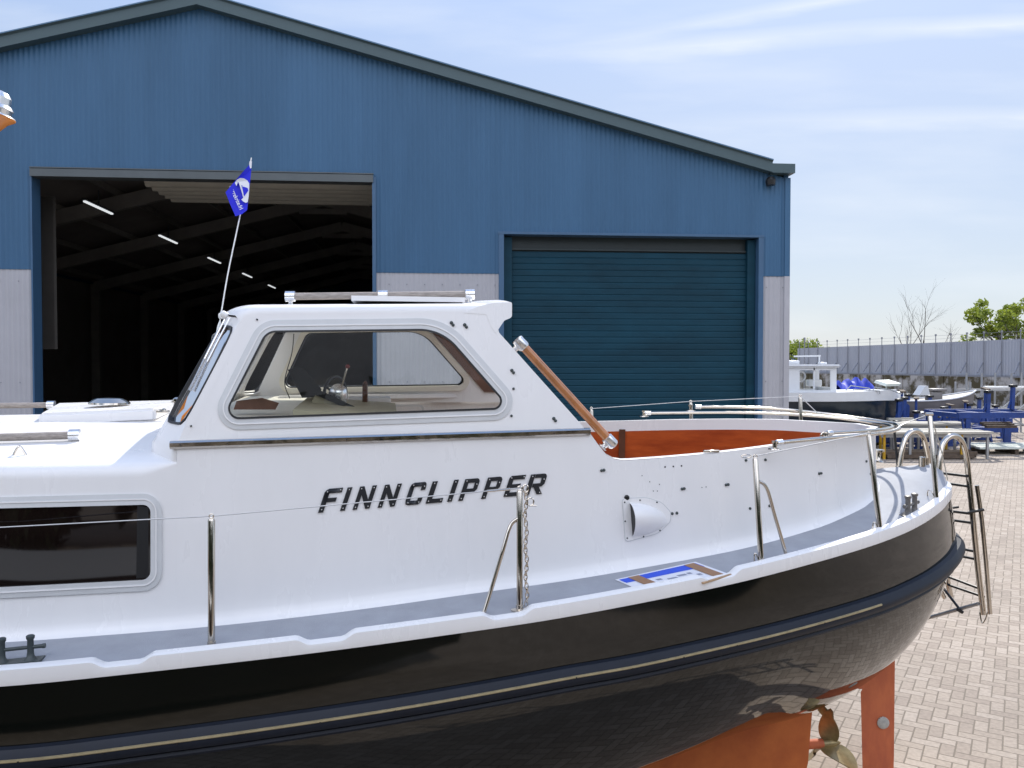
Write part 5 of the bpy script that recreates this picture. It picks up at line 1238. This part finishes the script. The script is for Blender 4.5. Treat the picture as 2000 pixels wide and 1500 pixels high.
bm = nb(); lathe(bm, Vector((gx_(1580), DB + .2, gz_(748))), [(.02, -.1), (.02, .1)], (0, 0, 1), 8); tube(bm, [Vector((gx_(1581) + .19 * math.cos(a), DB + .1, gz_(736) + .19 * math.sin(a))) for a in lin(0, 2 * math.pi, 16)[:-1]], .03, 6, closed=True); box(bm, Vector((gx_(1608), DB + .1, gz_(749))), (.5, .4, .25), 0, .04); obj('helm', bm, 'white_plastic', cabinb)
bm = nb()
for pts in ([(1635, 762), (1645, 752), (1680, 757), (1684, 766)], [(1650, 766), (1650, 759), (1700, 762), (1700, 768)], [(1684, 768), (1690, 755), (1720, 760), (1742, 768)]):
    tube(bm, [Vector((bgx(x), DB - .8, bgz(y))) for x, y in pts], .022, 6)
obj('pulpit_rail', bm, 'galv', bb)
bm = nb(); tube(bm, [Vector((bgx(1600), DB, bgz(712))), Vector((bgx(1600), DB, bgz(694)))], .03, 6); bar(bm, Vector((bgx(1550), DB, bgz(696))), Vector((bgx(1602), DB, bgz(695))), .05, .06); obj('mast', bm, 'white_paint', bb)
bm = nb(); slab(bm, [Vector((bgx(x), DB - .5, bgz(y))) for x, y in ((1718, 754), (1722, 749), (1748, 748), (1743, 753))], [Vector((bgx(x), DB + .5, bgz(y) + .12)) for x, y in ((1718, 754), (1722, 749), (1748, 748), (1743, 753))]); tube(bm, [Vector((bgx(1732), DB, bgz(752))), Vector((bgx(1730), DB, bgz(768)))], .03, 6); obj('table', bm, 'green_white', bb)

# blue cradles
def cradle(name, label, cx, cy, rz, Lx, Wy, h, posts, group='blue boat cradles', legs=True):
    t = thing(name, label, 'boat cradle', (cx, cy, 0), group); m_ = Matrix.Rotation(rz, 3, 'Z'); o = Vector((cx, cy, 0)); P = lambda x, y, z: o + m_ @ Vector((x, y, z)); bm = nb()
    for y in (-Wy / 2, Wy / 2): bar(bm, P(-Lx / 2, y, h), P(Lx / 2, y, h), .16, .2)
    for x in (-Lx / 2 + .1, -Lx / 6, Lx / 6, Lx / 2 - .1): bar(bm, P(x, -Wy / 2, h - .02), P(x, Wy / 2, h - .02), .14, .16)
    obj('frame', bm, 'blue_steel', t, 20)
    for x in (-Lx / 2 + .35, Lx / 2 - .35):
        for y in (-Wy / 2, Wy / 2):
            bm = nb(); bar(bm, P(x, y, 0), P(x, y, h - .1), .12, .16); bar(bm, P(x - .25, y, .05), P(x + .25, y, .05), .16, .08); bar(bm, P(x - .2, y, h - .12), P(x, y, .15), .06, .06); obj('leg', bm, 'blue_steel', t, 20)
    for x, y, hh in posts:
        bm = nb(); bar(bm, P(x, y, h + .1), P(x + .03, y, h + hh), .12, .12); bar(bm, P(x - .15, y, h + .12), P(x, y, h + hh * .6), .05, .05); pp = obj('upright', bm, 'blue_steel', t, 20)
        bm = nb(); box(bm, P(x + .03, y, h + hh + .05), (.24, .2, .1), rz + .3, .02); obj('pad', bm, 'dark', pp)
    return t
def gxy(px, d): return (px - 1000) / F * d, d
x, y = gxy(1930, 29); cradle('boat_cradle', 'blue steel boat cradle at the right edge with heavy crossbeam and legs', x, y, .05, 3.4, 2.0, 1.35, [(-.6, -.9, .75), (1.0, -.9, .5), (1.5, .9, .9)])
x, y = gxy(1845, 35); cradle('boat_cradle', 'blue steel cradle under the grey dinghy, with four tall uprights', x, y, -.04, 4.6, 1.9, .75, [(-1.9, -.8, 1.0), (-1.0, -.8, .95), (.6, -.8, .6), (1.7, -.8, .55), (1.9, .9, .8), (-1.8, .9, 1.0)])
x, y = gxy(1775, 31.5); cradle('boat_cradle', 'blue steel cradle in front of the sloop bow behind the table rack', x, y, .1, 3.0, 1.7, .8, [(-.9, -.8, .9), (-.2, -.8, .45), (.9, -.8, .6), (.3, .8, .9)])
x, y = gxy(1900, 32.5); cradle('boat_cradle', 'low blue steel cradle lying between the dinghy and the right hand cradle', x, y, .02, 2.6, 1.6, .55, [(-.9, -.7, .5), (.6, -.7, .7)])
x, y = gxy(1640, 31); cradle('boat_cradle', 'blue steel cradle carrying the navy sloop', x, y, 0., 5.5, 2.4, .35, [(-1.5, -1.2, .5), (1.6, -1.2, .6), (1.6, 1.2, .6), (-1.5, 1.2, .5)])
tr0 = None
for i, (px, d, rz, lab) in enumerate(((1762, 33.2, .2, 'tall blue trestle prop right beside the navy sloop bow'), (1790, 33.6, -.3, 'blue trestle prop under the dinghy outboard end'), (1856, 33.4, .5, 'blue trestle prop under the middle of the grey dinghy'), (1886, 33.8, -.1, 'blue trestle prop under the dinghy bow'), (1925, 33.0, .3, 'blue trestle prop in front of the scaffold frame'), (1812, 30.6, .8, 'short blue trestle prop between the two board racks and the dinghy'))):
    x, y = gxy(px, d); sc_ = (1.0, .85, .72, .78, 1.05, .62)[i]
    if tr0 is None:
        tr0 = thing('trestle_prop', lab, 'trestle', (x, y, 0), 'blue trestle props'); o_ = Vector((x, y, 0)); bm = nb()
        for a in (0.3, 2.4, 4.5): bar(bm, o_ + Vector((math.cos(a) * .42, math.sin(a) * .42, 0)), o_ + Vector((0, 0, 1.15)), .07, .07)
        for a, b_ in ((.3, 2.4), (2.4, 4.5), (4.5, .3)): bar(bm, o_ + Vector((math.cos(a) * .28, math.sin(a) * .28, .4)), o_ + Vector((math.cos(b_) * .28, math.sin(b_) * .28, .4)), .04, .04)
        obj('tripod', bm, 'blue_steel', tr0, 20)
        bm = nb(); tube(bm, [o_ + Vector((0, 0, 1.0)), o_ + Vector((0, 0, 1.95))], .05, 8); obj('screw_post', bm, 'blue_steel', tr0)
        bm = nb(); bar(bm, o_ + Vector((-.02, -.16, 1.97)), o_ + Vector((.04, .16, 2.03)), .2, .06); obj('pad', bm, 'junk', tr0, 20)
    else:
        c_ = copy_tree(tr0); c_.location = (x, y, 0); c_.rotation_euler = (0, 0, rz); c_['label'] = lab; c_.scale = (1, 1, sc_)
# grey dinghy
DG = 35.0
dg = thing('dinghy', 'grey open motor dinghy with white gunwale and console on a blue cradle', 'motor boat', (bgx(1820, DG), DG, .85))
bhull(dg, 'hull', 'grey_hull', bgx(1752, DG), bgx(1905, DG), DG, .95, bgz(783, DG), .72, .2, up=.42)
bm = nb(); g_ = []
for i in range(23):
    s = i / 22; w = .95 * (1 - max(0, (s - .45) / .55) ** 2.2) * (.82 + .18 * min(1, s * 4)) + .02; g_.append(Vector((bgx(1752, DG) + (bgx(1906, DG) - bgx(1752, DG)) * s, DG - w, bgz(783, DG) + .42 * s ** 2.5 + .03)))
tube(bm, g_, .032, 6); tube(bm, [Vector((p.x, 2 * DG - p.y, p.z)) for p in g_], .032, 6); obj('gunwale', bm, 'white_paint', dg)
bm = nb(); c = Vector((bgx(1824, DG), DG, bgz(776, DG))); box(bm, c, (.5, .6, .5), 0, .06); box(bm, c + Vector((.1, 0, .32)), (.62, .7, .12), 0, .04); obj('console', bm, 'grey_hull', dg, 30)
bm = nb(); slab(bm, [c + Vector((x, -.3, z)) for x, z in ((-.75, .1), (-.3, .1), (-.4, .5), (-.5, .5))], [c + Vector((x, .3, z)) for x, z in ((-.75, .1), (-.3, .1), (-.4, .5), (-.5, .5))]); obj('seat_back', bm, 'gel2', dg, 20)
bm = nb(); box(bm, Vector((bgx(1757, DG), DG, bgz(776, DG))), (.3, .35, .5), 0, .08); box(bm, Vector((bgx(1757, DG), DG, bgz(792, DG))), (.16, .2, .7), 0, .04); obj('outboard', bm, 'white_plastic', dg, 30)
# tarpaulin covered boat behind the sloop
tb = thing('covered_boat', 'small boat wrapped in a bright blue tarpaulin behind the sloop', 'covered boat', gp(1672, 37)); rnd = random.Random(4)
bhull(tb, 'hull', 'grey_hull', bgx(1630, 37), bgx(1702, 37), 37, .7, bgz(764, 37), .3, .2)
bm = nb(); rows = []
for i in range(15):
    s = i / 14; x = bgx(1632, 37) + (bgx(1700, 37) - bgx(1632, 37)) * s; zt = bgz(740, 37) + .12 * math.sin(i * 1.7) - .35 * abs(s - .6); w = .85 * (1 - .5 * max(0, s - .5))
    rows.append([Vector((x, 37 + w * k + rnd.gauss(0, .03), zt - (zt - bgz(768, 37)) * abs(k) ** 1.7 + rnd.gauss(0, .02))) for k in lin(-1, 1, 8)])
grid(bm, rows); shell(bm, .02); obj('tarpaulin', bm, 'tarp', tb, 60)
# table racks with yellow posts
def rack(label, px, d, Lx, Wy, h, rz=0.):
    x, y = gxy(px, d); t = thing('table_rack', label, 'rack', (x, y, 0), 'long racks of boards behind the stern'); m_ = Matrix.Rotation(rz, 3, 'Z'); o = Vector((x, y, 0)); P = lambda a, b_, c_: o + m_ @ Vector((a, b_, c_)); bm = nb()
    for k in range(3): bar(bm, P(-Lx / 2, -Wy / 2 + Wy * k / 2, h), P(Lx / 2, -Wy / 2 + Wy * k / 2, h + .01), Wy / 3.2, .07)
    obj('boards', bm, 'plank', t, 20)
    bm = nb(); bar(bm, P(-Lx / 2, -Wy / 2, h - .1), P(Lx / 2, -Wy / 2, h - .1), .06, .1); bar(bm, P(-Lx / 2, Wy / 2, h - .1), P(Lx / 2, Wy / 2, h - .1), .06, .1); obj('bearer', bm, 'galv', t, 20)
    for k, xx in enumerate(lin(-Lx / 2 + .1, Lx / 2 - .1, 4)):
        for yy in (-Wy / 2, Wy / 2):
            bm = nb(); bar(bm, P(xx, yy, 0), P(xx, yy, h - .06), .07, .07); obj('post', bm, 'yellow' if k in (0, 3) else 'galv', t, 20)
    return t
rack('long board rack with yellow posts, nearest behind the stern rail', 1812, 27.2, 3.6, 1.1, .86, .02)
rack('second board rack a little farther back, topped with grey green boards', 1795, 28.9, 3.3, .8, 1.0, .03)
st_ = thing('timber_pile', 'low pile of old brown beams on the ground under the racks', 'timber pile', (*gxy(1815, 27.0), 0)); bm = nb(); rnd = random.Random(9); ox, oy = gxy(1815, 27.0)
for k in range(9): a = rnd.uniform(-.06, .06); bar(bm, Vector((ox - 1.5 + rnd.uniform(-.2, .2), oy - .4 + .1 * k, .09 + .09 * (k % 2))), Vector((ox + 1.4 + rnd.uniform(-.2, .3), oy - .4 + .1 * k + a, .09 + .09 * (k % 2))), .1, .12)
obj('beams', bm, 'junk', st_, 20)
pp_ = thing('board_stack', 'flat stack of pale boards on bearers at the right edge of the yard', 'board stack', (*gxy(1965, 28.6), 0)); bm = nb(); ox, oy = gxy(1968, 28.6)
for k in range(4): bar(bm, Vector((ox - 1.3, oy - .5 + .33 * k, .22 + .03 * (k % 2))), Vector((ox + 1.6, oy - .5 + .33 * k, .22 + .03 * (k % 2))), .3, .07)
obj('boards', bm, 'green_white', pp_, 20); bm = nb()
for k in (-1, 0, 1): box(bm, Vector((ox + k * 1.0, oy, .09)), (.12, 1.2, .17))
obj('bearers', bm, 'junk', pp_, 20)
# galvanised lattice frame at the right edge
lf = thing('lattice_frame', 'tall pale galvanised scaffold frame with diagonal braces at the right edge', 'scaffold frame', (*gxy(1965, 36), 0)); bm = nb(); ox, oy = gxy(1962, 36); hw = 1.5
for x in (-hw, -hw + .5, hw * .2, hw):
    for y in (0, 1.2): tube(bm, [Vector((ox + x, oy + y, 0)), Vector((ox + x, oy + y, 2.7 if x > -hw + .4 else 2.3))], .045, 6)
obj('uprights', bm, 'galv', lf); bm = nb()
for y in (0, 1.2):
    for z in (.4, 1.15, 1.95): bar(bm, Vector((ox - hw, oy + y, z)), Vector((ox + hw, oy + y, z)), .06, .07)
    bar(bm, Vector((ox - hw, oy + y - .06, 1.9)), Vector((ox + hw * .9, oy + y - .06, .1)), .05, .06); bar(bm, Vector((ox + hw, oy + y - .06, 1.9)), Vector((ox - hw * .3, oy + y - .06, .1)), .05, .06)
obj('braces', bm, 'galv', lf, 20)
pb = thing('site_board', 'long white plastic beam lying on top of the scaffold frame', 'beam', (ox + .3, oy, 2.0)); bm = nb(); box(bm, Vector((ox + .35, oy + .3, 2.07)), (2.1, .25, .1), 0, .02); obj('beam', bm, 'white_plastic', pb, 30)
# bollard caps and clutter among the cradles
for i, (px, d, z, s, mat, lab) in enumerate(((1768, 30.0, .96, .5, 'plank', 'grey plank bundle resting on the blue cradle in front of the sloop'), (1843, 31.6, 1.25, .34, 'white_plastic', 'white plastic tub standing on the blue cradle by the dinghy'), (1802, 31.2, 1.2, .36, 'gel2', 'pale grey plastic tub standing near the dinghy outboard'), (1958, 28.4, .92, .55, 'junk', 'old brown tyre like bundle lying in the right hand cradle'))):
    x, y = gxy(px, d); bm = nb()
    if mat in ('white_plastic', 'gel2'): lathe(bm, Vector((x, y, z - .2)), [(s * .35, 0), (s * .45, .2), (s * .5, .22), (s * .4, .26), (s * .05, .3)], (0, 0, 1), 14)
    else:
        for k in range(3): bar(bm, Vector((x - s, y + .15 * k, z + .05 * k)), Vector((x + s, y + .15 * k + .1, z + .05 * k)), .14, .09)
    o = obj(('tub' if mat in ('white_plastic', 'gel2') else 'bundle'), bm, mat, None, 40, loc=(x, y, z)); tag(o, lab, 'tub' if mat in ('white_plastic', 'gel2') else 'bundle')

nbt = thing('neighbour_boat', 'dark hulled boat lying alongside, carrying the viewpoint', 'boat', (-3.4, -1.35, 0))
bhull(nbt, 'hull', 'navy_dark', -9.0, 2.6, -1.35, 1.6, 1.55, .02, .4, up=.12)
bm = nb(); rows = []
for i in range(23):
    s_ = i / 22; w = 1.6 * (1 - max(0, (s_ - .45) / .55) ** 2.2) * (.82 + .18 * min(1, s_ * 4)) - .06; x = -9 + 11.6 * s_
    rows.append([Vector((x, -1.35 + w * k, 1.58 + .12 * s_ ** 2.5)) for k in lin(-1, 1, 6)])
grid(bm, rows); bmesh.ops.recalc_face_normals(bm, faces=bm.faces); obj('deck', bm, 'gel2', nbt, 30)
gb = thing('parked_boat', 'dark green hulled boat parked to the right of the viewpoint', 'boat', (10.5, -.6, 0))
bhull(gb, 'hull', 'green_hull', 14.5, 6.4, -.8, 2.3, 2.5, .05, .3, up=.2)
bm = nb(); hexa(bm, [Vector((x, y, z)) for z in (2.45, 3.5) for x, y in ((9.5, -2.0), (13, -2.0), (13, .4), (9.5, .4))]); bmesh.ops.bevel(bm, geom=list(bm.edges), offset=.15, segments=2, affect='EDGES'); obj('deckhouse', bm, 'white_paint', gb, 40)
# trees behind the camera, seen only as dark reflections in hull and windows
rnd = random.Random(31); bm = nb(); blobs = []
for i in range(46):
    a = R(200 + 140 * i / 45); rr = rnd.uniform(20, 27); c = Vector((math.cos(a) * rr * 1.5, math.sin(a) * rr, 0))
    for k in range(5): blobs.append((c + Vector((rnd.gauss(0, 1), rnd.gauss(0, 1), rnd.uniform(.6, 8.0))), rnd.uniform(1.6, 2.6)))
leaves(bm, blobs, 30000, .85, rnd)
o = obj('treeline', bm, 'leafdark', None, 0); tag(o, 'dark treeline behind the yard', None, None, 'stuff')

# ================================================================== LIGHT, SKY, CAMERA
SUN_EL, SUN_AZ = R(43), R(22)     # azimuth from +Y towards +X
sd = Vector((math.sin(SUN_AZ) * math.cos(SUN_EL), math.cos(SUN_AZ) * math.cos(SUN_EL), math.sin(SUN_EL)))
sl = bpy.data.lights.new('sun', 'SUN'); sl.energy = 4.7; sl.angle = R(.53); sl.color = (1, .955, .88)
so = bpy.data.objects.new('sun', sl); C.objects.link(so); so.rotation_euler = (-sd).to_track_quat('-Z', 'Y').to_euler(); so.location = (20, 30, 40)
w = bpy.data.worlds.new('World'); bpy.context.scene.world = w; w.use_nodes = True; nt = w.node_tree
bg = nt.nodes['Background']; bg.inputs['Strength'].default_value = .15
sky = nt.nodes.new('ShaderNodeTexSky'); sky.sky_type = 'NISHITA'; sky.sun_disc = False; sky.sun_elevation = SUN_EL; sky.sun_rotation = SUN_AZ
sky.air_density = 1.0; sky.dust_density = 1.2; sky.ozone_density = 1.5
tc = nt.nodes.new('ShaderNodeTexCoord'); sx = nt.nodes.new('ShaderNodeSeparateXYZ'); nt.links.new(tc.outputs['Generated'], sx.inputs[0])
def mth(op, a, b_=None, c=None, clamp=False):
    n = nt.nodes.new('ShaderNodeMath'); n.operation = op; n.use_clamp = clamp
    for i, x in enumerate((a, b_, c)):
        if x is None: continue
        if isinstance(x, (int, float)): n.inputs[i].default_value = x
        else: nt.links.new(x, n.inputs[i])
    return n.outputs[0]
yy = mth('MAXIMUM', sx.outputs[1], .05); ca = mth('DIVIDE', sx.outputs[0], yy); cbb = mth('DIVIDE', sx.outputs[2], yy)
cn = nt.nodes.new('ShaderNodeTexNoise'); cn.inputs['Scale'].default_value = 1.0; cn.inputs['Detail'].default_value = 8
cx_ = nt.nodes.new('ShaderNodeCombineXYZ'); nt.links.new(mth('MULTIPLY', ca, 3.2), cx_.inputs[0]); nt.links.new(mth('MULTIPLY', cbb, 16), cx_.inputs[1]); nt.links.new(cx_.outputs[0], cn.inputs['Vector'])
def streak(x0, y0, x1, y1, wd, amt):
    a0, b0, a1, b1 = (x0 - 1000) / F, (711 - y0) / F, (x1 - 1000) / F, (711 - y1) / F; sl_ = (b1 - b0) / (a1 - a0)
    dv_ = mth('ABSOLUTE', mth('ADD', mth('SUBTRACT', cbb, mth('MULTIPLY_ADD', ca, sl_, b0 - sl_ * a0)), mth('MULTIPLY', mth('SUBTRACT', cn.outputs['Fac'], .5), .03)))
    m1 = mth('SUBTRACT', 1, mth('DIVIDE', dv_, wd), clamp=True)
    m2 = mth('MULTIPLY', mth('SUBTRACT', ca, a0), 3.0, clamp=True)
    return mth('MULTIPLY', mth('MULTIPLY', m1, m2), mth('MULTIPLY', cn.outputs['Fac'], amt * 2))
tot = mth('ADD', streak(900, 125, 2000, 52, .016, .45), streak(1010, 115, 1640, 5, .012, .38))
tot = mth('ADD', tot, streak(1180, 252, 2000, 232, .015, .34)); tot = mth('ADD', tot, mth('MULTIPLY', mth('SUBTRACT', cn.outputs['Fac'], .47, clamp=True), .9), clamp=True)
tot = mth('MULTIPLY', tot, mth('GREATER_THAN', sx.outputs[1], .06))
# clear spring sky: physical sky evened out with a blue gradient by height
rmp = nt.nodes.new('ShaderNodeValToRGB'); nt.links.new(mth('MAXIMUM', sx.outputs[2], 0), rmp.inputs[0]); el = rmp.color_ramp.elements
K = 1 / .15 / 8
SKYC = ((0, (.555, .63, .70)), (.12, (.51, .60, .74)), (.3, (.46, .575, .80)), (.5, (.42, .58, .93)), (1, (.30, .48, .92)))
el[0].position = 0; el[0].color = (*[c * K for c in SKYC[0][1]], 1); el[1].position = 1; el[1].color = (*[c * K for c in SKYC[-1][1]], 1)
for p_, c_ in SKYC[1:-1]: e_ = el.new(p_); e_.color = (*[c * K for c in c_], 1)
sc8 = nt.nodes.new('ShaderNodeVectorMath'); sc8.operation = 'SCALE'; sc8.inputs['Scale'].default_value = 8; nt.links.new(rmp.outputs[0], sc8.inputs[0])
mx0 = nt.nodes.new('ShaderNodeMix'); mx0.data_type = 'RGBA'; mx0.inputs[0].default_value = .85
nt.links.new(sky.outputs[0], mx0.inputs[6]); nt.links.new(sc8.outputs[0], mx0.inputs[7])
# unseen bright clouds added opposite the sun to fill the shaded near side
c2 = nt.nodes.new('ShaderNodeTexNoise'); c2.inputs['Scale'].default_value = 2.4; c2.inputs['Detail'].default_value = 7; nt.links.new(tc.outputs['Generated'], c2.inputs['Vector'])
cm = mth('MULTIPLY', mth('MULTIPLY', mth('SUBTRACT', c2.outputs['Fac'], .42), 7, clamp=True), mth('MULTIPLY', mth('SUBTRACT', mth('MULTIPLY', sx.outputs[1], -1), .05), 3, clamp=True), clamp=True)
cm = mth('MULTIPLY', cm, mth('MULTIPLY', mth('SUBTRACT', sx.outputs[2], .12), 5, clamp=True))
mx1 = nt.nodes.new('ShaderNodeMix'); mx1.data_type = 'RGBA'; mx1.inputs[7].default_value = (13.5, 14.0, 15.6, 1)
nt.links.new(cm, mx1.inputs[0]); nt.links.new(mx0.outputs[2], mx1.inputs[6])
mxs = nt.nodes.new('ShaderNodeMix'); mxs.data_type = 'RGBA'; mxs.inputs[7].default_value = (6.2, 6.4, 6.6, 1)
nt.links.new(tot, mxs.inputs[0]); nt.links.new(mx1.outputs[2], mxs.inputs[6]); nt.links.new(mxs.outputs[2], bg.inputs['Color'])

cam = bpy.data.cameras.new('camera'); cam.sensor_width = 36; cam.lens = 36 * F / 2000; cam.clip_end = 2000; cam.clip_start = .05
co = bpy.data.objects.new('camera', cam); C.objects.link(co); co.location = (0, 0, H); co.rotation_euler = (R(90) - PITCH, 0, 0)
sc = bpy.context.scene; sc.camera = co
sc.view_settings.view_transform = 'Standard'; sc.view_settings.look = 'None'; sc.view_settings.gamma = 1; sc.view_settings.exposure = 0.13
sc.render.engine = 'CYCLES'; sc.cycles.max_bounces = 10; sc.cycles.transparent_max_bounces = 16
